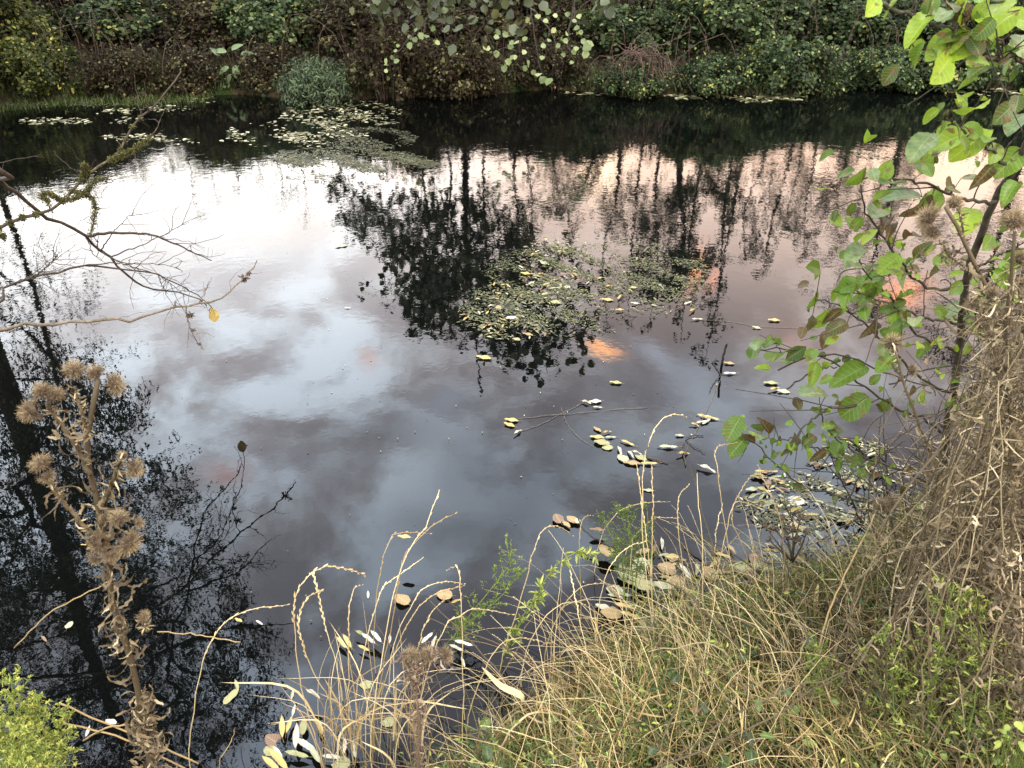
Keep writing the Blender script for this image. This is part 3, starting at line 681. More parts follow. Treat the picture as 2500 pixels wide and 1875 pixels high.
twig_bush('dead_twig_bush', 'dead reddish brown twigs drooping to the water below the green bramble', 1318, 1445, 120, 200, 70, 31, M['twig_dry'], h=.62)

# low grass tongue on the far left shore: too many blades to count
m = MB(); n = 5000; rs = np.random.RandomState(41)
gxx = rs.uniform(-8.2, -3.9, n); gyy = shore_far(gxx) + rs.uniform(-.55, .35, n) * np.clip((gxx + 8.6) / 2, .2, 1)
blades(m, np.stack([gxx, gyy, np.maximum(ground_z(gxx, gyy), 0)], -1), rs.uniform(0, 6.28, n), rs.uniform(.03, .11, n), rs.uniform(0, .7, n), rs.uniform(.3, 1.3, n), np.full(n, .008), 3, np.clip(rs.rand(n) ** 1.5 * .22, 0, 1), rs=rs)
tag(m.build('shore_grass', M['grass']), 'low green grass along the far left waterline', 'grass', kind='stuff')
m = MB(); n = 9000
gxx = rs.uniform(-9, 9, n); gyy = shore_far(gxx) + rs.uniform(-.02, .5, n); n = len(gxx)
blades(m, np.stack([gxx, gyy, ground_z(gxx, gyy)], -1), rs.uniform(0, 6.28, n), rs.uniform(.05, .2, n), rs.uniform(0, .6, n), rs.uniform(.3, 1.6, n), np.full(n, .009), 4, np.clip(rs.rand(n) ** 2 * .3, 0, 1), rs=rs)
tag(m.build('bank_grass', M['grass']), 'tangled dark grass at the foot of the far bank hedge', 'grass', kind='stuff')

# broad leaved docks by the far waterline
DOCK = leafgrid(.42, .10, .45, 'ovate', .02, 6, .03, seed=3, nv=12, nu=4)
def dock(label, pts, seed, xb, yb):
    rs = np.random.RandomState(seed); b = PZ(xb, yb, .05); b[1] += .1; o = thing('dock_plant', label, 'plant', b); mb_, st_ = MB(), MB()
    for (x, y, L, ang, tn) in pts:
        p = PX(x, y, b[1] - .05); d = np.array([math.cos(ang), -.25, math.sin(ang)])
        F = frames(norm(d)[None], np.array([[0, -.8, .6]])) * L; mb_.inst(DOCK, F, [p], [tn])
        st_.tube(smooth_path([b, (b + p) / 2 + [0, .03, .05], p], 6), .006, 4, .5, cap=False)
    mb_.build('leaves', M['f_yellow'] if seed % 2 else M['f_blue'], o); st_.build('stalks', M['bark_sap'], o)
dock('broad leaved dock with pale drooping leaves at the far left waterline', [(262, 150, .16, 2.9, .75), (268, 160, .16, -2.4, .7), (300, 165, .18, -1.4, .8), (308, 160, .17, -.2, .72), (322, 165, .17, -.9, .95), (285, 158, .15, 1.3, .5)], 1, 290, 196)
dock('dock with upright blue green leaves left of the sallow bush', [(490, 112, .17, 2.9, .9), (500, 108, .16, .6, .9), (508, 140, .24, -1.5, 1.0), (495, 145, .17, -2.8, .85), (520, 118, .16, .3, .6), (500, 160, .15, -2.2, .6), (475, 120, .14, 2.3, .7), (545, 150, .15, -.6, .6), (460, 150, .15, 2.6, .5)], 2, 508, 195)

# pale leafy sprays hanging in front of the dark thicket
def spray(label, lines, leaves, Y, mat, L, seed, tm=L_RD):
    rs = np.random.RandomState(seed)
    P0 = PX(*lines[0][0], Y + .8); o = thing('leafy_bough', label, 'bough', P0, 'pale leafed boughs in front of the far thicket'); mb_, st_ = MB(), MB()
    for ln in lines:
        pts = [PX(x, y, Y + .8 * (1 - i_ / max(1, len(ln) - 1))) for i_, (x, y) in enumerate(ln)]
        P = smooth_path(pts, 12, .006, rs); st_.tube(P, np.linspace(.012, .003, 12), 4, .5, cap=False)
    for (x, y, s_) in leaves:
        p = PX(x, y, Y + rs.uniform(-.15, .3)); d = norm(np.array([rs.normal(), -.4 + rs.normal() * .3, rs.normal() * .6 - .3]))
        F = frames(d[None], norm(np.array([[rs.normal() * .4, -.9, .6 + rs.normal() * .3]]))) * L * s_; mb_.inst(tm, F, [p], [rs.rand()])
    st_.build('branch', M['bark_dark'], o); mb_.build('foliage', mat, o)
spray('pale leafed bough hanging lowest over the water at middle', [[(1130, -60), (1150, 40), (1160, 120), (1175, 165)], [(1150, 30), (1110, 90), (1065, 115)], [(1150, 20), (1190, 70), (1205, 120)]],
      [(x, y, s) for x, y, s in [(1075, 62, 1), (1085, 72, .9), (1066, 80, .8), (1100, 90, .8), (1060, 105, .8), (1072, 108, 1), (1050, 108, .8), (1096, 98, .9), (1120, 92, 1), (1128, 88, .8), (1090, 140, 1), (1105, 135, 1), (1100, 128, .9), (1140, 142, 1.1), (1130, 152, .9), (1150, 150, .8), (1165, 158, 1.1), (1178, 165, 1.3), (1192, 168, 1.3),
       (1180, 98, .8), (1172, 120, .8), (1188, 85, .7), (1200, 60, .8), (1210, 95, .7), (1185, 45, .8), (1190, 20, .9), (1160, 30, .9), (1140, 50, .8), (1120, 60, .7), (1205, 35, .7), (1135, 108, .8), (1112, 118, .8)]], 9.3, M['f_pale'], .085, 51)
spray('pale leafed bough with the large round leaves left of the bramble', [[(1250, -60), (1240, 20), (1255, 80), (1275, 105)], [(1240, 10), (1225, 90), (1232, 110)]],
      [(1262, 96, 1.3), (1278, 98, 1.3), (1270, 108, 1.2), (1245, 100, .8), (1228, 88, .8), (1238, 105, .8), (1255, 85, .9), (1225, 70, .7), (1240, 60, .8), (1215, 80, .7), (1260, 70, .7), (1235, 45, .7), (1250, 30, .8), (1225, 25, .8), (1265, 50, .6), (1222, 120, .7), (1230, 135, .6)], 9.3, M['f_pale'], .085, 52)
spray('pale leafed bough at the left of the dark thicket', [[(940, -60), (930, 30), (880, 85), (845, 130)], [(920, 40), (915, 75), (930, 82)]],
      [(905, 70, 1), (920, 75, 1), (885, 90, 1), (893, 80, .9), (880, 78, .7), (930, 60, .9), (835, 125, .9), (850, 135, .9), (845, 118, .8), (838, 140, .7), (860, 95, .6), (950, 90, .8), (900, 60, .7), (830, 150, .6), (840, 165, .6), (850, 110, .6)], 9.6, M['f_pale'], .085, 53)
# ------------------------------------------------------------------ near bank: turf of dry and green grass (uncountable)
def gz(x, y): return ground_z(np.asarray(x, float), np.asarray(y, float))
rs = np.random.RandomState(900)
def bank_points(n, x0, x1, dmin, dmax, rs, pw=1.0):
    x = rs.uniform(x0, x1, n); d = dmin + (dmax - dmin) * rs.rand(n) ** pw
    y = shore_near(x) - d; return x, y
def patchy(x, y): return .5 + .5 * np.sin(x * 3.3 + 1.7 * np.sin(y * 2.9)) * np.sin(y * 4.1 + 1.3 * np.sin(x * 3.7 + 1))
m = MB()
for (n, L0, L1, wd, cv0, cv1, d0, d1, mode) in [(24000, .06, .18, .0040, .8, 2.6, -.03, 1.7, 'low'), (26000, .10, .30, .0028, 1.0, 3.2, -.02, 1.6, 'mid'), (12000, .15, .38, .0019, 1.0, 3.0, 0, 1.5, 'fine')]:
    x, y = bank_points(n, -2.4, 3.3, d0, d1, rs)
    keep = np.hypot(x, y) > .66
    x, y = x[keep], y[keep]; n_ = len(x)
    pt = patchy(x, y)
    left = (x < -.15)
    g_ = np.where(mode == 'low', .95, .62) * pt + .26
    green = rs.rand(n_) < np.clip(g_, .10, .8)
    tint = np.where(green, rs.uniform(.02, .36, n_), np.where(rs.rand(n_) < .22, rs.uniform(.40, .55, n_), rs.uniform(.55, .98, n_)))
    az = rs.uniform(0, 6.283, n_); out = np.arctan2(1.0, -.35)
    az = np.where(rs.rand(n_) < .5, out + rs.normal(0, .9, n_), az)
    L = rs.uniform(L0, L1, n_) * np.where(left, .45, 1.0) * (.5 + .9 * pt)
    blades(m, np.stack([x, y, gz(x, y) - .01], -1), az, L, rs.uniform(.1, 1.5, n_), rs.uniform(cv0, cv1, n_), wd * rs.uniform(.6, 1.5, n_), 6, tint, rs=rs)
tag(m.build('grass', M['grass']), 'matted dry straw and green grass covering the near bank', 'grass', kind='stuff')

# flopped seeding grass along the lip of the bank (uncountable tangle), arching over the water
def seed_head(mb, P, tint, s=1.0, rs=RS, n=16, tail=.32):
    k = len(P); d = np.concatenate([[0], np.cumsum(np.linalg.norm(np.diff(P, axis=0), axis=1))]); t0 = d[-1] * (1 - tail)
    tt = np.linspace(t0, d[-1], n); Q = np.stack([np.interp(tt, d, P[:, i_]) for i_ in range(3)], -1); T_ = norm(np.gradient(Q, axis=0))
    side = norm(np.cross(T_, [0.3, -.9, .2])); sg = np.where(np.arange(n) % 2, 1, -1)[:, None]
    dr = norm(T_ + side * sg * .24); F = frames(dr, np.tile([[0, -.7, .7]], (n, 1)) + 0.0 * dr) * (.0125 * s * rs.uniform(.55, 1.2, n))[:, None, None]
    kp = rs.rand(n) > (.15 if s < .6 else -1); mb.inst(leaf6(.26, .12, 0), F[kp], Q[kp], np.clip(tint + rs.uniform(-.15, .15, kp.sum()), 0, 1))
m = MB(); rs = np.random.RandomState(33)
for q in range(460):
    x = rs.uniform(-.1, 2.3) if q % 5 else rs.uniform(.1, .9); y = float(shore_near(x)) - rs.uniform(-.02, .75); b = np.array([x, y, float(gz(x, y))])
    L = rs.uniform(.22, .52); a = math.atan2(1.0, -.6) + rs.normal(0, .8); s = np.linspace(0, 1, 10); an = rs.uniform(.25, 1.0) + rs.uniform(.9, 2.0) * s ** 1.3
    h = np.concatenate([[0], np.cumsum(np.sin(an[:-1]) * L / 9)]); z = np.concatenate([[0], np.cumsum(np.cos(an[:-1]) * L / 9)])
    P = b + np.stack([h * math.cos(a), h * math.sin(a), z], -1) + rs.normal(0, .002, (10, 3))
    tn = rs.uniform(.3, 1); m.tube(P, np.linspace(.0013, .0006, 10), 3, tn, cap=False)
    if q % 2: seed_head(m, P, tn, .5, rs, 13, .3)
tag(m.build('seeding_grass', M['straw']), 'tangle of dry seeding grass arching from the lip of the near bank over the water', 'grass', kind='stuff')

# ------------------------------------------------------------------ single tall grass stalks one can count
STALKS = [
 ([(410, 1652), (421, 1520), (441, 1416), (460, 1377), (499, 1335), (561, 1315), (620, 1308)], 'tall stalk bent over to the right beside the left thistle'),
 ([(690, 1621), (649, 1481), (635, 1307), (646, 1269), (669, 1242), (700, 1224), (746, 1230), (785, 1240)], 'bushy headed stalk arching furthest right of the left tuft'),
 ([(731, 1462), (704, 1358), (680, 1249), (669, 1238)], 'straight stalk leaning left with its head on the bushy one'),
 ([(718, 1532), (677, 1454), (650, 1377), (645, 1327), (665, 1288), (696, 1275)], 'curved stalk hooking right just under the bushy one'),
 ([(800, 1636), (808, 1520), (827, 1404), (854, 1269), (885, 1188), (920, 1134), (947, 1064)], 'tallest straight stalk with a white leaf caught on it'),
 ([(804, 1597), (843, 1365), (874, 1203), (909, 1161), (947, 1126), (982, 1110)], 'stalk with a long plaited head pointing up right at middle'),
 ([(757, 1597), (753, 1365), (761, 1280), (781, 1263)], 'short upright stalk nodding right between the two tufts'),
 ([(769, 1520), (819, 1288), (854, 1250), (912, 1207)], 'stalk leaning right with a straight narrow head'),
 ([(823, 1520), (881, 1346), (939, 1284), (1001, 1267)], 'stalk bowing right below the green feathery weed'),
 ([(842, 1443), (900, 1288), (951, 1259), (1001, 1261)], 'thin bowed stalk above the middle thistle head'),
 ([(900, 1559), (955, 1365), (1001, 1327), (1032, 1315), (1105, 1327)], 'stalk bowed level to the right beside the middle thistle'),
 ([(808, 1404), (831, 1188), (862, 1153), (897, 1151), (928, 1152)], 'stalk with a round bow holding a yellow leaf'),
 ([(861, 1560), (920, 1346), (963, 1296)], 'short stalk leaning right with pale spikelets'),
 ([(1001, 1501), (994, 1250), (980, 1225), (965, 1232)], 'thin stalk with a hooked head nodding left'),
 ([(1081, 1443), (1120, 1311), (1155, 1180), (1178, 1141), (1205, 1137), (1236, 1156)], 'long thin stalk bowed at the dark poplar leaves'),
 ([(1255, 1320), (1251, 1164), (1259, 1122), (1278, 1113)], 'thin stalk with a small hook right of the poplar leaves'),
 ([(1410, 1427), (1409, 1290), (1395, 1150), (1385, 1080), (1376, 1007)], 'straight upright stalk, left of the tall pair at middle'),
 ([(1412, 1420), (1408, 1290), (1408, 1194), (1410, 1082), (1408, 1007)], 'straight upright stalk with a plaited head, right of the tall pair'),
 ([(1415, 1400), (1391, 1194), (1391, 997), (1405, 946), (1419, 918), (1442, 898), (1463, 896), (1483, 901)], 'tallest stalk with its tip hooked right above the floating leaves'),
 ([(1290, 1190), (1330, 1112), (1357, 1095), (1402, 1085), (1445, 1083)], 'stalk bowed right over the yellowish weed'),
 ([(1350, 1200), (1400, 1130), (1425, 1118), (1466, 1120)], 'short bowed stalk right of the yellowish weed'),
 ([(1490, 1340), (1466, 1160), (1466, 1075), (1488, 1048)], 'stalk curved like a sickle between the tall ones'),
 ([(1520, 1400), (1517, 1180), (1509, 1081), (1507, 1022)], 'bare straight stalk under the white floating leaf'),
 ([(1600, 1340), (1565, 1130), (1550, 1014), (1544, 980), (1555, 961), (1588, 958)], 'stalk hooked right close to the dark leaved twig'),
 ([(1530, 1330), (1578, 1110), (1602, 1085), (1643, 1099)], 'long stalk leaning right in front of the shore leaves'),
 ([(1540, 1240), (1548, 1143), (1561, 1089)], 'short stalk with a narrow head below the dark leaved twig'),
 ([(1640, 1300), (1605, 1180), (1580, 1120), (1600, 1060), (1622, 1030)], 'stalk curving up beside the shore leaf pile'),
 ([(1700, 1330), (1690, 1150), (1660, 1060), (1640, 1010)], 'stalk rising left in front of the shore leaf pile'),
 ([(1290, 1340), (1310, 1240), (1345, 1190), (1390, 1170)], 'stalk bowed right above the large pale leaves'),
 ([(1180, 1400), (1230, 1290), (1290, 1260), (1350, 1270)], 'stalk bowed low over the water between the two weeds'),
 ([(1130, 1430), (1180, 1330), (1240, 1300), (1300, 1330)], 'low stalk drooping right onto the shore grass'),
 ([(1280, 1480), (1250, 1330), (1232, 1240)], 'stiff pale stalk leaning left in front of the dark water'),
 ([(1010, 1560), (1060, 1420), (1110, 1380), (1190, 1390)], 'pale stalk bowed right at the edge of the turf'),
 ([(1060, 1659), (1120, 1560), (1180, 1540), (1240, 1560)], 'thick dry stalk lying to the right across the turf'),
 ([(475, 1659), (500, 1600), (508, 1572)], 'short pale broken stalk at the bottom left of middle'),
 ([(1735, 1560), (1770, 1400), (1800, 1300), (1890, 1110)], 'stout dry stalk leaning right in front of the brown thistles'),
 ([(2000, 1659), (2040, 1560), (2070, 1475)], 'thick pale stalk leaning right at the bottom right'),
 ([(2139, 1500), (2142, 1380), (2165, 1340), (2190, 1270)], 'kinked grey stalk at the right edge of the bank'),
]
GRASSG = 'tall grass stalks standing before the water'
rs = np.random.RandomState(66)
for pts, lab in STALKS:
    x0, y0 = pts[0]; b = PZ(x0, y0, .10)
    if b[1] > float(shore_near(b[0])) + .1: pass
    Yb = b[1]; n_ = len(pts); Yt = Yb + .06
    W = [PX(x, y, Yb + (Yt - Yb) * (i_ / (n_ - 1)) + (.10 * (i_ / (n_ - 1)) ** 2)) for i_, (x, y) in enumerate(pts)]
    root_ = np.array([W[0][0] * .98, W[0][1] - .03, min(float(gz(W[0][0], W[0][1])) - .02, W[0][2] - .05)])
    P = smooth_path([root_] + W, 26, .0012, rs)
    o = thing('grass_stalk', 'dry ' + lab if len(lab.split()) < 15 else lab, 'grass stalk', root_, GRASSG)
    tn = rs.uniform(.35, 1); m = MB(); th = 2.2 if 'thick' in lab or 'stout' in lab else 1.0
    m.tube(P, np.linspace(.0019, .0009, 26) * th, 5, tn); m.build('stem', M['straw'], o)
    m = MB(); seed_head(m, P, tn, 1.35 if 'bushy' in lab else 1.0, rs, 26 if 'bushy' in lab else 17, .3)
    if 'bare' not in lab and 'broken' not in lab: m.build('seed_head', M['straw'], o)

# tan upright leaf blades of the middle tuft and the green herbs below the turf
m = MB(); rs = np.random.RandomState(12)
def ribbon(mb, pts, w, tint, n=14, rs=rs, tw=.8):
    P = smooth_path(pts, n); t_ = norm(np.gradient(P, axis=0)); s_ = np.linspace(0, 1, n)
    a = norm(np.cross(t_, [.2, -.9, .3])); b_ = np.cross(t_, a); ph = rs.uniform(-1, 1) + tw * s_ * rs.uniform(-1.5, 1.5)
    wd = np.cos(ph)[:, None] * a + np.sin(ph)[:, None] * b_; ww = (w * .5 * np.sin(np.pi * np.clip(s_ * .92 + .08, 0, 1)) ** .5)[:, None]
    v = np.stack([P - wd * ww, P + b_ * ww * .0, P + wd * ww], 1).reshape(-1, 3)
    k = np.arange(n - 1)[:, None] * 3
    f = np.concatenate([np.concatenate([k, k + 1, k + 4, k + 3], 1), np.concatenate([k + 1, k + 2, k + 5, k + 4], 1)])
    mb.add(v, [f], tint, np.stack([np.tile([-1, 0, 1.], n), np.repeat(s_, 3)], -1))
for q in range(95):
    x = rs.uniform(690, 940); y = 1640 + rs.uniform(-60, 60); b = PZ(x, y, .02); L = rs.uniform(.2, .55); a = math.pi / 2 + rs.normal(0, 1.5)
    c_ = rs.uniform(.2, 1.5); P = [b, b + [math.cos(a) * L * .12 * c_, math.sin(a) * L * .1, L * .5], b + [math.cos(a) * L * .5 * c_, math.sin(a) * L * .3, L * (1 - .35 * c_)]]
    ribbon(m, P, rs.uniform(.0010, .0030) if q % 9 else .006, rs.uniform(.2, .95), 10)
tag(m.build('reed_tuft', M['straw']), 'tuft of tan upright grass blades at the water left of the middle thistle', 'grass', kind='stuff')
for (pts, w, lab) in [([(1090, 1560), (1130, 1510), (1080, 1480), (1040, 1440)], .022, 'broad tan grass blade curling left at the edge of the turf'), ([(1300, 1560), (1330, 1500), (1370, 1490)], .012, 'orange brown curled blade in the turf at middle'),
                      ([(1290, 1370), (1287, 1340), (1283, 1315)], .02, 'single orange yellow upright leaf in front of the dark water'), ([(1760, 1330), (1763, 1290), (1768, 1260)], .014, 'rusty red upright dead leaf at the right of the shore leaves'),
                      ([(850, 1600), (855, 1500), (860, 1470), (895, 1480)], .012, 'tan blade hooked right in the middle tuft'), ([(1460, 1659), (1500, 1620), (1530, 1590)], .014, 'pale curled blade at the bottom of the turf')]:
    m = MB(); Yb = PZ(pts[0][0], pts[0][1], .15)[1]; ribbon(m, [PX(x, y, Yb + .03 * i_) for i_, (x, y) in enumerate(pts)], w, .45 if 'orange' in lab or 'rusty' in lab else .8, 16, tw=.5)
    o = m.build('withered_blade', M['float'] if ('orange' in lab or 'rusty' in lab) else M['straw'], loc=PX(pts[0][0], pts[0][1], Yb)); tag(o, lab, 'leaf_blade')  # single withered grass blades and dead leaves, no reeds among them

def curl_strip(seed, w=.16):
    rs = np.random.RandomState(seed); nv = 15; s_ = np.linspace(0, 1, nv); a = rs.uniform(1.5, 4.5) * s_ ** 1.3; b = rs.uniform(-1.5, 1.5) * s_
    st_ = 1.0 / (nv - 1); d = np.stack([np.sin(b) * .6, np.cos(a), -np.sin(a)], -1); c = np.concatenate([[[0, 0, 0]], np.cumsum(norm(d)[:-1] * st_, 0)])
    t_ = norm(np.gradient(c, axis=0)); sd = norm(np.cross(t_, [.2, .1, 1.0])); nn = np.cross(sd, t_); tw = rs.uniform(-2.2, 2.2) * s_
    wd = np.cos(tw)[:, None] * sd + np.sin(tw)[:, None] * nn
    spike = 1 + .9 * ((np.arange(nv) % 3) == 1) * rs.uniform(.5, 1.4, nv)
    ww = (w * .5 * np.sin(np.pi * np.clip(s_ * .85 + .12, 0, 1)) ** .6 * spike)[:, None]; up_ = np.cross(wd, t_)
    v = np.stack([c - wd * ww + up_ * ww * .5, c, c + wd * ww * np.roll(spike, 1)[:, None] / spike[:, None] + up_ * ww * .5], 1).reshape(-1, 3)
    k = np.arange(nv - 1)[:, None] * 3; f = np.concatenate([np.concatenate([k, k + 1, k + 4, k + 3], 1), np.concatenate([k + 1, k + 2, k + 5, k + 4], 1)])
    return v, [f], np.stack([np.tile([-1, 0, 1.], nv), np.repeat(s_, 3)], -1)
def bent_strip(seed, w=.07):
    rs = np.random.RandomState(seed); nv = 9; s_ = np.linspace(0, 1, nv); k_ = rs.uniform(-.5, .9); kink = rs.uniform(.3, .8)
    y = s_ - .5; z = k_ * (s_ - .5) ** 2 + np.where(s_ > kink, -(s_ - kink) * rs.uniform(0, .9), 0); x = rs.uniform(-.4, .4) * (s_ - .5) ** 2
    c = np.stack([x, y, z], -1); tw = rs.uniform(-1.2, 1.2) * s_; wd = np.stack([np.cos(tw), 0 * tw, np.sin(tw)], -1); ww = (w * .5 * np.sin(np.pi * np.clip(s_ * .9 + .06, 0, 1)) ** .6)[:, None]
    v = np.stack([c - wd * ww, c + wd * ww], 1).reshape(-1, 3); k = np.arange(nv - 1)[:, None] * 2
    return v, [np.concatenate([k, k + 1, k + 3, k + 2], 1)], np.stack([np.tile([-1., 1.], nv), np.repeat(s_, 2)], -1)
BENT = [bent_strip(q, .020 + .014 * (q % 4)) for q in range(8)]
STRIPS = [curl_strip(q, .055 + .03 * (q % 3)) for q in range(8)]
# low broad leaved herbs between the grass
HERB = [leafgrid(.62, .12, .35, 'ovate', .22, 8, .07, seed=1, nv=24, nu=4), leafgrid(.40, .12, .5, 'lance', .25, 9, .06, curl=.5, seed=2, nv=24, nu=4), leafgrid(.85, .15, .25, 'round', .18, 7, .10, seed=3, nv=24, nu=4)]
m = MB(); rs = np.random.RandomState(19)
x, y = bank_points(1500, -1.6, 3.0, .02, 1.4, rs); keep = (np.hypot(x, y) > .75) & (rs.rand(len(x)) < .35 + .65 * patchy(x + 1, y * 1.3)); x, y = x[keep], y[keep]
for q in range(3):
    s_ = slice(q, None, 3); n_ = len(x[s_]); d = rdir(n_, -.35, .35, rs); F = frames(d, np.tile([[0, -.35, .9]], (n_, 1)) + rs.normal(0, .3, (n_, 3))) * rs.uniform(.018, .04, n_)[:, None, None]
    m.inst(HERB[q], F, np.stack([x[s_], y[s_], gz(x[s_], y[s_]) + rs.uniform(.03, .17, n_)], -1), rs.rand(n_) ** 1.3)
tag(m.build('low_herbs', M['cover']), 'dark green nettle and herb leaves low among the near bank grass', 'ground cover', kind='stuff')
# brown crumpled dead foliage strewn through the right of the bank
m = MB()
CR = None
x, y = bank_points(5200, .3, 3.3, 0, 1.5, rs); keep = (np.hypot(x, y) > .8) & (rs.rand(len(x)) < np.clip((x + .2) / 2.2, .1, 1)); x, y = x[keep], y[keep]
for q in range(8):
    s_ = slice(q, None, 8); n_ = len(x[s_]); F = frames(rdir(n_, -1, 1, rs), rdir(n_, -1, 1, rs)) * rs.uniform(.02, .06, n_)[:, None, None]
    m.inst(BENT[q] if q % 3 else STRIPS[q], F * (1.4 if q % 3 else .8), np.stack([x[s_], y[s_], gz(x[s_], y[s_]) + rs.uniform(.03, .30, n_)], -1), rs.rand(n_) * .6)
tag(m.build('dead_foliage', M['thistle']), 'brown curled dead foliage tangled in the right of the near bank', 'ground cover', kind='stuff')
m = MB(); x, y = bank_points(26000, -.5, 3.3, -.02, 1.5, rs); keep = np.hypot(x, y) > .75; x, y = x[keep], y[keep]
for q in range(8):
    s_ = slice(q, None, 8); n_ = len(x[s_]); pt = patchy(x[s_] * 1.6, y[s_] * 1.6)[:, None]
    dr = norm(np.stack([rs.normal(.2, .8, n_), rs.normal(.5, .8, n_), rs.normal(.1, .35, n_)], -1)); F = frames(dr, rdir(n_, -1, 1, rs)) * (rs.uniform(.02, .085, n_))[:, None, None]
    m.inst(BENT[q], F, np.stack([x[s_], y[s_], gz(x[s_], y[s_]) + rs.rand(n_) ** 1.3 * .20 * (.5 + pt[:, 0])], -1), np.where(rs.rand(n_) < .25 + .45 * pt[:, 0] + .12 * (x[s_] > 1.1), rs.uniform(0, .38, n_), rs.uniform(.44, .95, n_)))
tag(m.build('grass_thatch', M['thatch']), 'short broken straw and dry grass leaves matted on the near bank', 'ground cover', kind='stuff')
m = MB(); x, y = bank_points(14000, -.3, 3.3, -.02, 1.5, rs); keep = (np.hypot(x, y) > .75) & (patchy(x, y) > .35); x, y = x[keep], y[keep]; n_ = len(x)
m.inst(leaf6(.4, .1, .3), frames(rdir(n_, -.5, .6, rs), rdir(n_, .2, 1, rs)) * rs.uniform(.008, .022, n_)[:, None, None], np.stack([x, y, gz(x, y) + rs.uniform(.03, .22, n_)], -1), rs.rand(n_))
tag(m.build('small_herbs', M['sprig']), 'tiny green weed leaves mixed through the near bank grass', 'ground cover', kind='stuff')

m = MB(); rs = np.random.RandomState(71)
for q in range(150):
    x = rs.uniform(-.2, 3.1); y = float(shore_near(x)) - rs.uniform(-.05, 1.1)
    if math.hypot(x, y) < .8: continue
    a = rs.uniform(0, 6.28); L = rs.uniform(.18, .6); z0 = float(gz(x, y)) + rs.uniform(.02, .18); b = np.array([x, y, z0]); e = b + [math.cos(a) * L, math.sin(a) * L, rs.uniform(-.05, .28) * L * 2]
    e[2] = max(e[2], float(gz(e[0], e[1])) + .03); P = smooth_path([b, (b + e) / 2 + rs.normal(0, .03, 3) + [0, 0, .03], e], 12, .003, rs); m.tube(P, np.linspace(1, .5, 12) * rs.uniform(.0013, .0034), 5, rs.uniform(.1, .8), cap=False)
    for k in range(rs.randint(0, 5)):
        i_ = rs.randint(2, 11); d_ = rs.normal(0, .05, 3) + [0, 0, .02]; m.tube(smooth_path([P[i_], P[i_] + d_ * .6, P[i_] + d_], 5, .002, rs), np.linspace(.0012, .0006, 5), 3, .4, cap=False)
tag(m.build('fallen_stems', M['thistle']), 'thin dead stems lying and leaning through the near bank grass', 'ground cover', kind='stuff')
# ------------------------------------------------------------------ thistles
def fluffy_head(seed, n=620, r=.5, dark=False):
    """unit sized head: round bract cup below, brush of curved hairs above; axis +Z"""
    rs = np.random.RandomState(seed); mh, mf = MB(), MB()
    # cup
    nv, nu = 7, 10; th = np.linspace(.35, 2.6, nv); V = []
    an = np.arange(nu) * 2 * math.pi / nu
    T_, A_ = np.meshgrid(th, an, indexing='ij'); rr = .30 * np.sin(T_)
    v = np.stack([rr * np.cos(A_), rr * np.sin(A_), -.34 * np.cos(math.pi - T_) * 1.0], -1).reshape(-1, 3)
    i_ = np.arange(nv - 1)[:, None] * nu; j_ = np.arange(nu)[None]; j2 = (j_ + 1) % nu
    mh.add(v, [np.stack([i_ + j_, i_ + j2, i_ + nu + j2, i_ + nu + j_], -1).reshape(-1, 4)], .12)
    # spiny bracts all over the cup
    nb = 120; d = rdir(nb, -.9, .55, rs); p = d * [.29, .29, .32]
    F = frames(norm(d + [0, 0, .5] + rs.normal(0, .15, d.shape)), d) * rs.uniform(.16, .30, nb)[:, None, None]
    mh.inst(leaf6(.16, .04, -.2), F, p, rs.uniform(.1, .7, nb))
    # hairs
    K = 5; s_ = np.linspace(0, 1, K); hz = rs.uniform(-.35, 1, n) ; a = rs.uniform(0, 2 * math.pi, n)
    hz = np.clip(hz + rs.normal(0, .1, n), -.5, 1); rad = np.sqrt(np.clip(1 - hz ** 2, 0, 1)); d = np.stack([rad * np.cos(a), rad * np.sin(a), hz], -1)
    L = rs.uniform(.45, .8, n); cur = norm(rs.normal(0, 1, (n, 3))) * .25 + np.array([0, 0, -.12])
    P = (d * .18)[:, None] + (d[:, None] * s_[None, :, None] + cur[:, None] * (s_ ** 2)[None, :, None]) * (L * r / .5 * .72)[:, None, None]
    wd = norm(np.cross(d, rs.normal(size=(n, 3))))[:, None] * (.010 * (1 - .5 * s_))[None, :, None]
    v = np.stack([P - wd, P + wd], 2).reshape(n, -1, 3); k = np.arange(K - 1)[:, None] * 2
    f = (np.concatenate([k, k + 1, k + 3, k + 2], 1)[None] + (np.arange(n) * 2 * K)[:, None, None]).reshape(-1, 4)
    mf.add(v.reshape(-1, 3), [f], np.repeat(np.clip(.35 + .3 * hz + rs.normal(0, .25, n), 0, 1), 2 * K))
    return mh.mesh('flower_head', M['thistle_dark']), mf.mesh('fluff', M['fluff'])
HEADS = [fluffy_head(300 + q) for q in range(4)]
def put_head(root, p, size, axis, k, rs):
    hm, fm = HEADS[k % 4]
    q_ = Vector(axis).to_track_quat('Z', 'Y')
    h_ = bpy.data.objects.new('flower_head', hm); f_ = bpy.data.objects.new('fluff', fm)
    COL.objects.link(h_); COL.objects.link(f_)
    h_.parent = root; h_.location = Vector(p) - root.location; h_.rotation_euler = q_.to_euler(); h_.scale = (size * rs.uniform(.85, 1.1), size * rs.uniform(.85, 1.1), size)
    f_.parent = h_
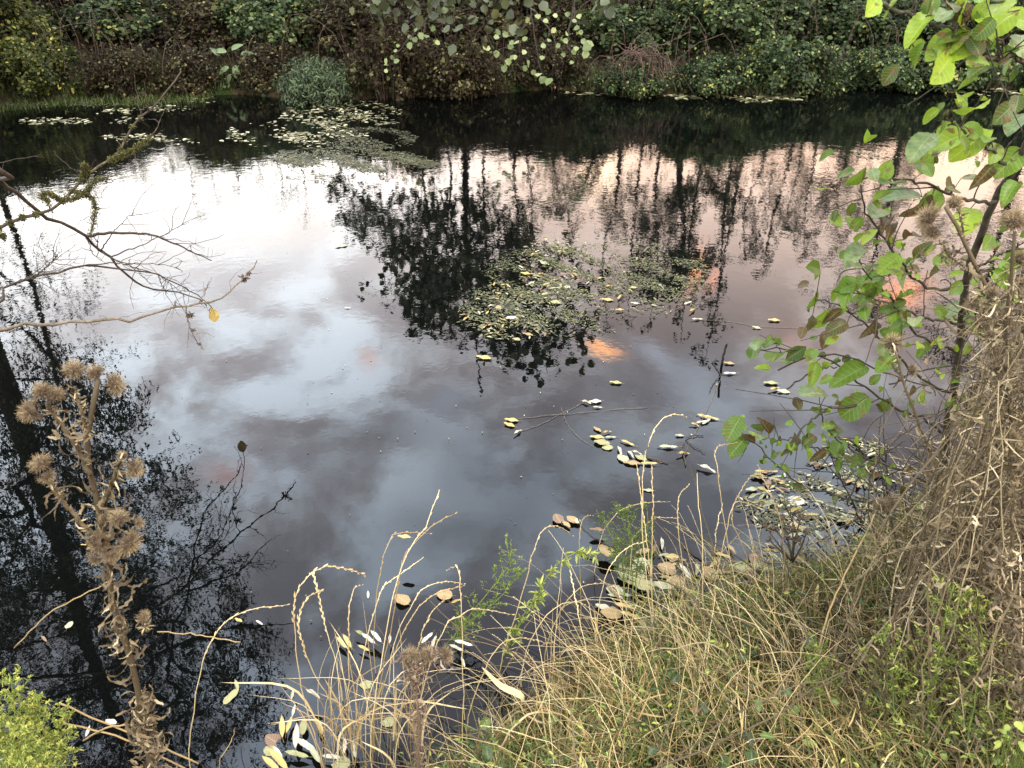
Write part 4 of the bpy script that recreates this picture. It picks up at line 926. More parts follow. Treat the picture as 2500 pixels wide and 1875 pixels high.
def withered(mb, P, n, L0, L1, rs, u0=0.0, u1=1.0, spread=1.0, down=.8):
    """curled spiny dead leaves hanging about a stem path"""
    k = len(P); n = int(n * 2.7); u = rs.uniform(u0, u1, n); t_ = u * (k - 1); i_ = np.clip(t_.astype(int), 0, k - 2); fr = (t_ - i_)[:, None]
    pos = P[i_] * (1 - fr) + P[i_ + 1] * fr
    d = norm(rs.normal(size=(n, 3)) * spread + [0, 0, -down]); F = frames(d, rdir(n, -1, 1, rs)) * (rs.uniform(L0, L1, n) * .75)[:, None, None]
    c3 = rs.randint(0, 8, n)
    for q, tm in enumerate(STRIPS):
        sel = c3 == q
        mb.inst(tm, F[sel], pos[sel] + rdir(int(sel.sum()), -1, 1, rs) * (rs.rand(int(sel.sum())) ** 2 * .030)[:, None], np.clip(rs.normal(.5, .22, sel.sum()), 0, 1))
def spines(mb, P, n, L, rs):
    k = len(P); i_ = rs.randint(0, k - 1, n); fr = rs.rand(n)[:, None]; pos = P[i_] * (1 - fr) + P[i_ + 1] * fr
    d = rdir(n, -.6, .8, rs); F = frames(d, rdir(n, -1, 1, rs)) * (L * rs.uniform(.5, 1.2, n))[:, None, None]
    mb.inst(leaf6(.16, .03, .3), F, pos, rs.uniform(.3, 1, n))
def thistle(label, stems, heads, Y0, base, leaves, seed, hs=1.0, dark=False, group=None, rad=.0045, llen=(.05, .11)):
    rs = np.random.RandomState(seed)
    b = np.array(base); o = thing('dead_thistle', label, 'thistle', b, group); ms, ml = MB(), MB(); PS = []
    for si, (pts, dy, r_) in enumerate(stems):
        W = [PX(x, y, Y0 + dy[0] + (dy[1] - dy[0]) * i_ / max(1, len(pts) - 1)) for i_, (x, y) in enumerate(pts)]
        if si == 0: W = [b] + W
        P = smooth_path(W, 26, .0012, rs); PS.append(P); ms.tube(P, np.linspace(r_, r_ * .55, 26), 7, rs.uniform(.3, .6))
        spines(ms, P, 60, .016, rs)
    ms.build('stem', M['thistle_dark'] if dark else M['thistle'], o)
    for (si, u0, u1, n) in leaves: withered(ml, PS[si], n, llen[0], llen[1], rs, u0, u1)
    ml.build('withered_leaves', M['thistle_dark'] if dark else M['thistle'], o)
    for k_, (x, y, r, dy, ax) in enumerate(heads):
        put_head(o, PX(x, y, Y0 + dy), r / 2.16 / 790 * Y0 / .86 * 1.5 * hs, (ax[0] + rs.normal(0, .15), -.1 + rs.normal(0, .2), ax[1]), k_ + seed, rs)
    return o
bx = PX(330, 1659, .99)
LEFTB = (bx[0] - .01, .97, float(gz(bx[0], .97)) - .02)
thistle('tall dead brown thistle with many fluffy heads at the lower left before the water',
        [([(330, 1659), (300, 1500), (262, 1350), (240, 1290), (236, 1200), (211, 1098), (202, 1045), (191, 1001), (192, 940), (217, 820)], (0, .06), .0075),
         ([(194, 1025), (175, 985), (153, 946), (117, 896), (100, 869)], (.03, .02), .004), ([(188, 940), (178, 900), (170, 869), (161, 834)], (.05, .06), .0035),
         ([(225, 1090), (244, 1034), (261, 993)], (.04, .0), .004), ([(215, 1160), (191, 1142), (147, 1098), (123, 1069), (100, 1034)], (.02, -.02), .004),
         ([(320, 1365), (310, 1350), (308, 1340)], (0, .01), .0025)],
        [(160, 800, 29, .06, (0, 1)), (207, 806, 24, .07, (-.5, .7)), (247, 830, 28, .06, (.9, .1)), (90, 845, 24, .02, (-.2, .9)), (122, 852, 22, .03, (.5, .8)), (67, 887, 30, .0, (-.9, -.3)), (88, 1000, 25, -.02, (-.2, 1)), (100, 1028, 20, -.02, (.6, -.5)),
         (288, 1012, 28, 0, (.9, -.3)), (264, 984, 13, .02, (0, 1)), (258, 1120, 27, .0, (.2, 1)), (300, 1130, 16, -.02, (.9, .2)), (213, 1172, 31, .0, (-.7, -.3)), (275, 1172, 34, -.03, (.6, -.7)), (240, 1195, 26, 0, (0, -1)), (225, 1120, 16, .02, (-.4, .8)), (206, 1205, 22, .02, (-.4, -.8)), (312, 1330, 17, 0, (.8, .5))],
        .99, LEFTB, [(0, .10, .50, 150), (0, .55, .85, 34), (1, .3, 1, 5), (4, 0, 1, 6), (3, 0, 1, 4)], 401, llen=(.04, .085))
thistle('small blackish dead thistle standing in the grass at bottom middle', [([(903, 1659), (905, 1560), (897, 1480), (905, 1430), (915, 1410)], (0, .02), .006), ([(897, 1490), (880, 1440), (872, 1410)], (0, .0), .0035), ([(905, 1450), (940, 1415), (965, 1410)], (0, 0), .0035)],
        [(890, 1415, 26, 0, (-.4, .8)), (925, 1412, 26, .01, (.2, .8)), (963, 1415, 24, 0, (.8, .4))], 1.16, (PX(903, 1659, 1.14)[0], 1.12, float(gz(PX(903, 1659, 1.14)[0], 1.12)) - .03), [(0, .25, 1, 44), (1, 0, 1, 8), (2, 0, 1, 10)], 402, dark=True, llen=(.03, .06))
# group on the right
def tb(x, y, Y): p = PX(x, y, Y); return (p[0], Y - .02, float(gz(p[0], Y)) - .03)
RG = 'dead thistles at the right edge of the near bank'
thistle('dead thistle with a bleached bare stem and three nodding heads among the sapling leaves', [([(2190, 1300), (2180, 1000), (2165, 800), (2135, 640), (2090, 540), (2040, 445)], (0, .08), .0075), ([(2120, 600), (2060, 560), (2030, 520)], (.06, .06), .003), ([(2085, 530), (2075, 470), (2070, 440)], (.07, .08), .003)],
        [(2005, 470, 27, .06, (-.7, .4)), (2015, 500, 24, .07, (-.5, -.7)), (2062, 440, 22, .1, (.3, .7)), (2120, 700, 20, .04, (.4, .6)), (2100, 655, 18, .05, (-.6, .3))], 1.55, tb(2190, 1300, 1.55), [(0, .35, .85, 85), (1, 0, 1, 10)], 403, group=RG, llen=(.04, .085))
thistle('dead thistle with one large brown head at the right edge, above the tangle', [([(2205, 1250), (2195, 1000), (2170, 800), (2180, 640), (2192, 500)], (0, .02), .006)],
        [(2190, 478, 31, 0, (0, 1)), (2205, 560, 18, .02, (.4, .3))], 1.38, tb(2205, 1250, 1.38), [(0, .1, .93, 90)], 404, group=RG, llen=(.04, .085))
thistle('dead thistle with one ragged head leaning left over the water', [([(2105, 1310), (2060, 1130), (2010, 980), (1960, 850), (1935, 760)], (0, .05), .0055)],
        [(1927, 742, 26, .05, (-.2, .9)), (1970, 800, 15, .05, (.8, .3))], 1.75, tb(2105, 1310, 1.75), [(0, .15, .8, 42)], 405, group=RG, llen=(.035, .07))
thistle('short dead thistle with a flattened pale head at the waterside', [([(1975, 1330), (1950, 1230), (1925, 1130), (1910, 1100)], (0, .03), .005)],
        [(1908, 1092, 24, .02, (-.3, .6)), (1930, 1085, 18, .02, (.5, .6))], 1.9, tb(1975, 1330, 1.9), [(0, .1, .9, 40)], 406, group=RG, llen=(.035, .07))
thistle('stout rust brown dead thistle stem leaning right in the tangle', [([(2000, 1400), (2050, 1280), (2110, 1180), (2165, 1090), (2235, 960), (2280, 850)], (0, .1), .013), ([(2110, 1180), (2080, 1100), (2090, 1010), (2120, 960)], (.03, .05), .006)],
        [(2150, 930, 20, 0, (0, 1))], 1.42, tb(2000, 1400, 1.42), [(0, .2, 1, 80), (1, 0, 1, 30)], 407, group=RG, llen=(.04, .08))
for k_, (x, y0, x1, y1, Y, lab) in enumerate([(2150, 1330, 2140, 640, 1.5, 'leafy dead thistle left of the large headed one'), (2230, 1300, 2205, 720, 1.3, 'leafy dead thistle hard against the right edge of the frame'), (2160, 1450, 2185, 950, 1.25, 'low leafy dead thistle under the right edge tangle'),
                                          (2080, 1400, 2040, 1020, 1.65, 'low leafy dead thistle at the foot of the sapling'), (2220, 1200, 2200, 620, 1.6, 'crumpled dead thistle behind the large headed one'), (2215, 1560, 2150, 1180, 1.1, 'broken dead thistle lowest at the right edge'), (2010, 1420, 1990, 1160, 1.6, 'small crumpled dead thistle left of the rust brown stem')]):
    thistle(lab, [([(x, y0), ((x + x1) / 2 + 14, (y0 + y1) / 2), (x1, y1)], (0, .05), .0055)], [(x1 + 4, y1 - 8, 16, .05, (.2, .9))] if k_ % 2 == 0 else [], Y, tb(x, y0, Y), [(0, .05, 1, 110)], 420 + k_, group=RG, llen=(.035, .08))
# the uncountable dry tangle between and behind the thistles
m = MB(); ml = MB(); rs = np.random.RandomState(99)
for q in range(370):
    Yq = rs.uniform(1.25, 2.2); xe = rs.uniform(2135, 2360) if q % 4 else rs.uniform(1990, 2220); top = rs.uniform(580, 1180) if q % 4 else rs.uniform(1130, 1260); p = PX(xe, top, Yq)
    b = np.array([p[0] + rs.normal(.12, .14), Yq + rs.normal(0, .08), 0]); b[2] = float(gz(b[0], b[1])) - .02
    P = smooth_path([b, b * .45 + p * .55 + rs.normal(0, .085, 3), p, p + [rs.normal(-.03, .09), rs.normal(0, .06), rs.normal(-.03, .05)]], 18, .003, rs); m.tube(P, np.linspace(.0026, .0009, 18), 4, rs.uniform(.15, .95), cap=False)
    for k in range(2):
        i_ = rs.randint(5, 17); d_ = rs.normal(0, .07, 3); m.tube(smooth_path([P[i_], P[i_] + d_ * .6 + [0, 0, .01], P[i_] + d_], 6, .002, rs), np.linspace(.0013, .0006, 6), 3, rs.uniform(.2, 1), cap=False)
    n_ = 26; i_ = rs.randint(3, 18, n_); d_ = rdir(n_, -1, .6, rs)
    for z_ in range(4):
        s_ = slice(z_, None, 4); k_ = len(i_[s_]); (ml).inst(BENT[(q + z_) % 8] if (q + z_) % 3 else STRIPS[(q + z_) % 8], frames(d_[s_], rdir(k_, -1, 1, rs)) * rs.uniform(.02, .065, k_)[:, None, None], P[i_[s_]] + d_[s_] * rs.uniform(0, .025, k_)[:, None], np.clip(rs.normal(.5, .28, k_), 0, 1))
m.V += ml.V; m.T += ml.T; m.U += ml.U; m.F += [f_ + m.n for f_ in ml.F]
tag(m.build('dry_tangle', M['thistle']), 'dense tangle of thin dead stems and shreds at the right edge of the bank', 'undergrowth', kind='stuff')
# knapweed
o = thing('knapweed', 'grey dead knapweed with small dark round heads before the shore leaves', 'plant', tb(1790, 1330, 1.85)); ms, mh = MB(), MB(); rs = np.random.RandomState(8)
b = np.array(o.location); fork = PX(1712, 1215, 1.95); ms.tube(smooth_path([b, PX(1765, 1270, 1.9), fork], 8), .004, 5, .5)
def bud(mb, p, s_, tint, rs):
    n = 24; d = rdir(n, -.4, 1, rs); mb.inst(leaf6(.3, .1, .1), frames(d, rdir(n, -1, 1, rs)) * s_, np.repeat(p[None], n, 0), np.clip(tint + rs.normal(0, .15, n), 0, 1))
    mb.tube([p + [0, 0, -s_ * .7], p, p + [0, 0, s_ * .5]], [s_ * .2, s_ * .55, s_ * .2], 7, tint)
for (x, y) in [(1652, 1135), (1672, 1142), (1690, 1118), (1712, 1140), (1730, 1118), (1742, 1150), (1700, 1160), (1660, 1165), (1725, 1165)]:
    p = PX(x, y, 1.97 + rs.normal(0, .03)); ms.tube(smooth_path([fork, (fork + p) / 2 + rs.normal(0, .006, 3), p], 7), np.linspace(.003, .0022, 7), 5, .4); bud(mh, p, .014, .3, rs)
ms.build('stem', M['thistle'], o); mh.build('flower_heads', M['thistle_dark'], o)
for (x, y0, y1, lab) in [(1808, 1380, 1300, 'dark round dead flower head on a thin stem right of the knapweed')]:
    o = thing('dead_flower', lab, 'plant', tb(x, y0, 1.55)); m = MB(); p = PX(x, y1, 1.6); m.tube(smooth_path([np.array(o.location), PX(x - 3, y0, 1.57), p], 8), .002, 5, .4); m.build('stem', M['thistle_dark'], o); m = MB(); bud(m, p, .014, .2, rs); m.build('flower_head', M['thistle_dark'], o)

# ------------------------------------------------------------------ fresh green weeds
def weed(label, stem, Y, base, seed, nside=26, slen=.10, mat='sprig', buds=.5, dens=11, wide=1.0, lf=.013, rad=.0028, tint=(.3, .8), dy=.06, u0=.2):
    rs = np.random.RandomState(seed); b = np.array(base); o = thing('green_weed', label, 'weed', b)
    W = [b] + [PX(x, y, Y + dy * i_ / max(1, len(stem) - 1)) for i_, (x, y) in enumerate(stem)]
    P = smooth_path(W, 34, .001, rs); ms, ml = MB(), MB(); ms.tube(P, np.linspace(rad, rad * .45, 34), 5, .6)
    TM = leaf6(.22, .05, .2)
    for q in range(nside):
        u = rs.uniform(u0, 1); i_ = min(32, int(u * 33)); p0 = P[i_]; t_ = norm(P[i_ + 1] - P[i_])
        L = slen * (1.15 - u * .75) * rs.uniform(.5, 1.2); sd = norm(np.cross(t_, rs.normal(size=3))); e = p0 + t_ * L * .55 + sd * L * wide * .6
        Q = smooth_path([p0, p0 + t_ * L * .2 + sd * L * .35 * wide, e], 8, .0008, rs); ms.tube(Q, np.linspace(rad * .4, rad * .2, 8), 3, .6, cap=False)
        n = dens; j_ = rs.randint(1, 8, n); d = norm(norm(Q[-1] - Q[0])[None] * .7 + rs.normal(size=(n, 3)) * .8)
        ml.inst(TM, frames(d, rdir(n, 0, 1, rs)) * (lf * rs.uniform(.6, 1.4, n))[:, None, None], Q[j_], rs.uniform(tint[0], tint[1], n))
        if rs.rand() < buds:
            nb = 8; d = rdir(nb, 0, 1, rs); ml.inst(leaf6(.5, .12, .1), frames(d, rdir(nb, -1, 1, rs)) * .0065, np.repeat(Q[-1][None], nb, 0), rs.uniform(tint[1] - .1, min(1, tint[1] + .2), nb))
    ms.build('stem', M['sprig'], o); ml.build('leaves', M[mat], o); return o
def sb(x, y, Y): p = PX(x, y, Y); return (p[0], Y - .03, max(-.02, float(gz(p[0], Y - .03))) - .02)
weed('feathery green weed with small buds leaning right over dark water at middle', [(940, 1440), (978, 1377), (1030, 1310), (1075, 1255), (1100, 1215), (1092, 1170)], 1.78, sb(930, 1480, 1.5), 501, 44, .13, dens=9, u0=.35)
weed('second fine green weed leaning right below the feathery one', [(960, 1440), (1010, 1350), (1070, 1300), (1140, 1225)], 1.78, sb(945, 1480, 1.5), 502, 28, .10, dens=8, u0=.4)
weed('bushy yellowish green weed with fine stems standing in the water at middle', [(1365, 1230), (1362, 1180), (1358, 1130), (1352, 1095)], 2.05, sb(1370, 1290, 2.0), 503, 60, .13, dens=9, wide=1.1, u0=.3, tint=(.1, .6))
weed('short fine stemmed weed left of the bushy yellowish one', [(1345, 1230), (1330, 1180), (1312, 1140), (1300, 1105)], 2.06, sb(1350, 1290, 2.0), 504, 34, .10, dens=8, tint=(.1, .6), u0=.3)
weed('fine stemmed weed right of the bushy yellowish one', [(1375, 1230), (1390, 1180), (1400, 1130), (1395, 1090)], 2.06, sb(1375, 1290, 2.0), 505, 34, .09, dens=8, tint=(.1, .55), u0=.3)
weed('arching yellow leafed weed bowing right over the water at middle', [(1081, 1443), (1120, 1350), (1158, 1288), (1185, 1240), (1209, 1215), (1255, 1191), (1294, 1211)], 1.72, sb(1070, 1470, 1.6), 506, 40, .035, dens=5, buds=.1, lf=.026, tint=(.6, 1), u0=.3)
weed('bright yellow green weed rising tall in the right of the bank', [(2007, 1566), (2028, 1422), (2046, 1314), (2061, 1263)], 1.22, sb(1995, 1659, 1.15), 507, 60, .15, dens=9, rad=.0036, tint=(.5, 1), wide=1.3)
weed('bright green weed left of the tallest one in the right of the bank', [(1930, 1500), (1925, 1420), (1905, 1360)], 1.26, sb(1935, 1600, 1.2), 508, 44, .12, dens=9, tint=(.4, .95), wide=1.3)
weed('bright green weed right of the tallest one near the edge', [(2110, 1480), (2120, 1370), (2110, 1270)], 1.2, sb(2100, 1600, 1.1), 509, 44, .12, dens=9, tint=(.5, 1), wide=1.3)
weed('low green weed in the turf at the lower right of middle', [(1770, 1500), (1765, 1430), (1750, 1390)], 1.35, sb(1775, 1580, 1.3), 510, 34, .10, dens=9, tint=(.3, .85), wide=1.2)
for k_, (x, y, x1, y1, Y, lab) in enumerate([(30, 1680, 20, 1455, .95, 'yellow green bushy weed filling the bottom left corner'), (70, 1690, 75, 1490, .97, 'yellow green weed second from the left in the bottom left corner'), (110, 1700, 135, 1530, .98, 'yellow green weed at the right of the bottom left clump'), (0, 1700, -20, 1500, .93, 'yellow green weed cut by the bottom left frame edge'), (50, 1720, 50, 1560, .90, 'lowest yellow green weed of the bottom left clump'), (95, 1730, 100, 1600, .9, 'small yellow green weed low in the bottom left clump')]):
    weed(lab, [(x, y), ((x + x1) / 2 + 8, (y + y1) / 2), (x1, y1)], Y, sb(x, y + 60, Y - .02), 520 + k_, 170, .085, dens=14, lf=.009, tint=(.55, 1), wide=1.2, buds=.6, u0=.15)
# bright leaves in the turf
for (x, y, Y, lab) in [(1215, 1550, 1.55, 'small clump of light green round leaves in the turf at middle'), (2195, 1580, 1.0, 'yellow leafed herb at the lower right edge')]:
    o = thing('herb', lab, 'herb', sb(x, y + 40, Y)); ml, ms = MB(), MB(); rs = np.random.RandomState(x)
    for q in range(16):
        p = PX(x + rs.normal(0, 22), y + rs.normal(0, 18), Y + rs.normal(0, .03)); ms.tube(smooth_path([np.array(o.location), p], 4), .001, 3, .5, cap=False)
        ml.inst(HERB[q % 3], frames(norm(np.array([[rs.normal(), rs.normal() * .5, -.1]])), [[0, -.5, .8]]) * rs.uniform(.014, .024), [p], [rs.uniform(.5, .75) if x < 2000 else rs.uniform(.7, .95)])
    ms.build('stems', M['sprig'], o); ml.build('leaves', M['sprig'], o)
# extra bramble like trailing stems in the turf on the left bottom
for (pts, lab) in [([(130, 1560), (250, 1590), (360, 1640), (450, 1690)], 'tan trailing stem low across the bottom left'), ([(130, 1520), (220, 1560), (320, 1600), (430, 1650)], 'second tan trailing stem crossing behind the left thistle'), ([(180, 1600), (240, 1570), (330, 1565)], 'short curved tan stem at the foot of the left thistle'),
                   ([(30, 1400), (100, 1330), (150, 1300), (250, 1250)], 'fine stem with an orange bud left of the thistle'), ([(340, 1365), (420, 1370), (520, 1388)], 'fine bent stem right of the left thistle')]:
    W = [PX(x, y, 1.1) for x, y in pts]; W[0][2] += 0; m = MB(); m.tube(smooth_path(W, 16, .001), .0022 if 'tan' in lab else .0012, 5, .4); o = m.build('dry_stem', M['straw'], loc=W[0]); tag(o, lab, 'stem')
# ------------------------------------------------------------------ sapling at the right with large serrated leaves
AL = [leafgrid(.80, .12, .30, 'round', .05, 11, .02, seed=1, bite=.15), leafgrid(.66, .10, .30, 'obovate', .06, 12, .03, seed=2), leafgrid(.72, .10, .20, 'ovate', .06, 10, .05, seed=3), leafgrid(.60, .14, .45, 'ovate', .07, 11, .05, curl=.5, seed=4, bite=.25), leafgrid(.55, .16, .6, 'lance', .09, 9, .10, curl=1.0, seed=6)]
rs = np.random.RandomState(88)
G_, DG, YG, BL, BR, PL = .42, .28, .66, .93, .04, .97
LV = [(1892, 6, 56, YG), (2037, 26, 40, BL), (2073, 35, 62, YG), (1985, 54, 66, .6), (2146, 22, 92, YG), (2164, 45, 74, YG), (2049, 88, 80, .55), (2108, 88, 62, .97), (2071, 105, 64, YG), (2045, 142, 78, YG), (2190, 116, 64, G_), (2200, 40, 60, .6), (2212, 90, 60, PL),
      (2101, 231, 82, YG), (2050, 263, 34, YG), (2052, 299, 72, YG), (2099, 306, 82, YG), (2177, 239, 54, .14), (2194, 261, 52, BL), (2134, 299, 38, G_), (1989, 314, 70, .96), (1993, 342, 62, .5), (1851, 386, 52, G_), (1886, 373, 36, PL), (1914, 368, 46, .5), (1922, 388, 82, .92),
      (1955, 418, 78, BL - .04), (1899, 452, 56, BL), (1916, 474, 48, BR), (1854, 481, 34, G_), (1877, 508, 40, YG), (1854, 541, 78, PL), (1866, 569, 72, BL), (1922, 567, 52, .55), (1951, 590, 62, .97), (2019, 429, 52, .5), (2090, 470, 62, .72), (1966, 504, 42, BR), (1989, 448, 62, BR + .05), (1925, 489, 42, BR),
      (2179, 351, 62, G_), (2093, 383, 36, PL), (2183, 410, 52, G_), (2060, 400, 50, .12), (2130, 375, 50, .1), (2150, 330, 44, .5), (1765, 579, 50, DG), (1840, 614, 57, G_), (1881, 601, 50, G_), (1759, 649, 42, G_), (1833, 619, 70, G_), (1884, 615, 62, G_), (1871, 639, 48, DG), (1774, 691, 52, .5), (1867, 669, 44, G_),
      (1938, 669, 52, .5), (2058, 667, 52, .95), (1975, 691, 46, PL), (2117, 712, 30, YG), (1789, 727, 60, .07), (1886, 706, 44, .1), (1635, 740, 46, BL), (1667, 734, 40, DG), (1628, 757, 40, DG), (1677, 762, 66, G_), (1723, 762, 46, .14), (1755, 762, 40, .5), (1837, 805, 76, G_), (1762, 845, 66, .95), (1846, 878, 66, DG),
      (1912, 785, 46, G_), (1585, 923, 56, DG), (1639, 923, 40, .2), (1660, 925, 44, .05), (1643, 942, 36, .9), (1594, 964, 46, DG), (1622, 948, 36, .05), (1747, 929, 38, G_), (1714, 957, 46, .08), (1750, 949, 34, .12), (1770, 983, 36, .06), (1811, 966, 46, .3), (1912, 875, 34, .3), (1759, 805, 46, .5), (2031, 805, 30, .7),
      (1990, 540, 44, .1), (2010, 590, 46, .12), (2040, 560, 40, .5), (2070, 620, 40, .3), (1930, 720, 40, .5), (1910, 750, 36, BL), (1995, 755, 34, G_), (1750, 700, 40, .1), (1800, 680, 40, .08), (1810, 705, 44, .12), (2120, 640, 40, G_), (2160, 600, 44, .5), (2190, 560, 44, G_), (2200, 640, 40, YG), (2140, 520, 44, G_), (2180, 480, 44, .3)]
TRK = [(2018, 1143, 2.32), (2023, 1101, 2.31), (2039, 978, 2.25), (2065, 800, 2.18), (2087, 605, 2.08), (2115, 520, 2.02), (2148, 434, 1.97), (2199, 354, 1.92), (2260, 230, 1.86), (2320, 60, 1.8)]
tp = [PX(x, y, Y) for x, y, Y in TRK]; base_ = np.array([tp[0][0] - .01, 2.34, float(gz(tp[0][0], 2.34)) - .05])
sap = thing('alder_sapling', 'dark stemmed alder sapling with large serrated green leaves at the right edge', 'sapling', base_)
TP = smooth_path([base_] + tp, 44, .002, rs); m = MB(); m.tube(TP, np.linspace(.016, .007, 44), 9, .5); m.build('trunk', M['bark_sap'], sap)
BRS = [([(2087, 605), (2040, 625), (1990, 610), (1940, 560), (1900, 500), (1870, 450), (1855, 400)], 2.08, 1.85), ([(2150, 434), (2080, 430), (2020, 405), (1960, 390), (1900, 385), (1860, 386)], 1.96, 1.8), ([(2180, 380), (2150, 330), (2110, 300), (2060, 265), (2045, 255)], 1.93, 1.72),
       ([(2260, 230), (2200, 130), (2130, 80), (2060, 60), (1990, 50)], 1.86, 1.62), ([(2200, 120), (2140, 130), (2080, 120), (2045, 140)], 1.75, 1.66), ([(2060, 850), (2010, 830), (1960, 790), (1900, 730), (1830, 670), (1765, 645)], 2.2, 1.95), ([(2045, 940), (1985, 900), (1930, 880), (1860, 830), (1810, 790), (1740, 760), (1690, 755), (1630, 758)], 2.24, 2.05),
       ([(2030, 1060), (1960, 1020), (1860, 985), (1790, 930), (1770, 880)], 2.3, 2.1), ([(2022, 1110), (1900, 1090), (1800, 1070), (1720, 1040), (1660, 985), (1620, 950), (1590, 930)], 2.31, 2.15), ([(2070, 760), (2020, 745), (1960, 700), (1920, 640), (1880, 600), (1850, 560)], 2.16, 1.9), ([(2075, 700), (2010, 690), (1950, 670), (1880, 640), (1830, 615)], 2.12, 1.9),
       ([(2090, 600), (2140, 560), (2180, 540), (2215, 520)], 2.07, 2.0), ([(2075, 720), (2130, 690), (2215, 660)], 2.1, 2.05), ([(2060, 860), (2120, 880), (2212, 900)], 2.2, 2.1), ([(1870, 985), (1830, 950), (1780, 970), (1720, 950)], 2.25, 2.15),
       ([(1890, 1), (1960, 30), (2050, 20), (2130, 50)], 1.62, 1.7), ([(1850, 875), (1800, 880), (1760, 900), (1700, 950), (1640, 945)], 2.1, 2.1)]
BP = []
for pts, ya, yb in BRS:
    n_ = len(pts); P = smooth_path([PX(x, y, ya + (yb - ya) * i_ / (n_ - 1)) for i_, (x, y) in enumerate(pts)], 26, .003, rs); BP.append(P)
    m = MB(); m.tube(P, np.linspace(.0048, .0018, 26), 6, rs.rand())
    for q in range(5):
        i_ = rs.randint(4, 24); d = norm(P[i_] - P[i_ - 2]) + rs.normal(0, .7, 3); Q = smooth_path([P[i_], P[i_] + d * rs.uniform(.02, .06), P[i_] + d * rs.uniform(.07, .13) + rs.normal(0, .01, 3)], 7, .001, rs); m.tube(Q, np.linspace(.002, .001, 7), 4, .4, cap=False)
    m.build('branch', M['bark_sap'], sap)
AP = np.concatenate(BP + [TP[10:]])
ml, mp = MB(), MB()
def put_leaf(x, y, s_, tn, Y=None):
    d0 = ray(x, y); 
    # depth from the nearest branch point seen near this picture position
    rel = AP - np.array([0, 0, CAM_H]); t_ = rel[:, 1] / d0[1]; dist = np.linalg.norm(rel - d0[None] * t_[:, None], axis=1)
    k = int(np.argmin(dist)); a = AP[k]
    c_ = PX(x, y, a[1] + rs.uniform(-.07, .03)); L = s_ / 2.16 / 790 * np.linalg.norm(c_ - [0, 0, CAM_H]) * 1.0
    dr = c_ - a; dr = norm(dr * .6 + rs.normal(0, .25, 3) * L + np.array([-.35, -.2, -.25]) * L)
    nr = norm(np.array([rs.normal(0, .45), -.45 + rs.normal(0, .3), .8])) if tn < .8 else norm(np.array([rs.normal(-.2, .3), -.1, 1.0]))
    b_ = c_ - dr * L * .5; F = frames(dr[None], nr[None]) * L
    k_ = 4 if tn < .12 else int(rs.choice([0, 1, 2, 3], p=[.3, .3, .25, .15]))
    ml.inst(AL[k_], F, [b_], [np.clip(tn + rs.normal(0, .02), 0, 1)])
    ml.tube(smooth_path([a, (a + b_) / 2 + [0, 0, .006], b_], 6), .0012, 4, .06, cap=False)
for x, y, s_, tn in LV: put_leaf(x, y, s_, tn)
for q in range(330):
    P = BP[rs.randint(len(BP))]; p = P[rs.randint(4, 26)] + rs.normal(0, .045, 3); L = rs.uniform(.018, .05)
    dr = norm(rs.normal(size=3) + [-.2, -.1, -.3]); F = frames(dr[None], norm(np.array([[rs.normal(0, .4), -.4, .8]]))) * L
    ml.inst(AL[rs.randint(0, 5)], F, [p], [rs.choice([.08, .14, .2, .24, .3, .36, .42, .5, .55, .62])])
ml.build('foliage', M['alder'], sap)
# bare dark twiggy shoots at the foot of the sapling
for k_, (x, y, x1, y1, Y, lab) in enumerate([(1930, 1180, 1915, 960, 2.45, 'straight black shoot in the water left of the sapling stem'), (1870, 1200, 1800, 1000, 2.4, 'thin black twiggy shoot leaning left at the waterside'), (1990, 1200, 2000, 1000, 2.5, 'black twiggy shoot close to the sapling stem'),
        (1960, 1210, 1880, 1050, 2.35, 'arched black shoot bending left before the sapling'), (1820, 1210, 1700, 1100, 2.3, 'low black shoot reaching furthest left over the shore leaves'), (2060, 1230, 2130, 900, 2.5, 'black twiggy shoot leaning right behind the sapling stem')]):
    b = PX(x, y, Y); b[2] = float(gz(b[0], b[1])) - .1; tp_ = PX(x1, y1, Y - .05); o = thing('bare_shoot', lab, 'shoot', b, 'bare shoots at the foot of the sapling'); m = MB()
    P = smooth_path([b, (b + tp_) / 2 + rs.normal(0, .03, 3), tp_], 18, .004, rs); m.tube(P, np.linspace(.006, .0018, 18), 5, .4); m.build('stem', M['twig_black'], o); m = MB()
    for q in range(26):
        i_ = rs.randint(2, 17); d = norm(P[i_] - P[i_ - 1]) * .6 + rs.normal(0, .7, 3); L = rs.uniform(.06, .22); Q = smooth_path([P[i_], P[i_] + d * L * .5, P[i_] + d * L + [0, 0, rs.normal(0, .03)]], 7, .003, rs); m.tube(Q, np.linspace(.0022, .0009, 7), 4, .4, cap=False)
    m.build('twigs', M['twig_black'], o)
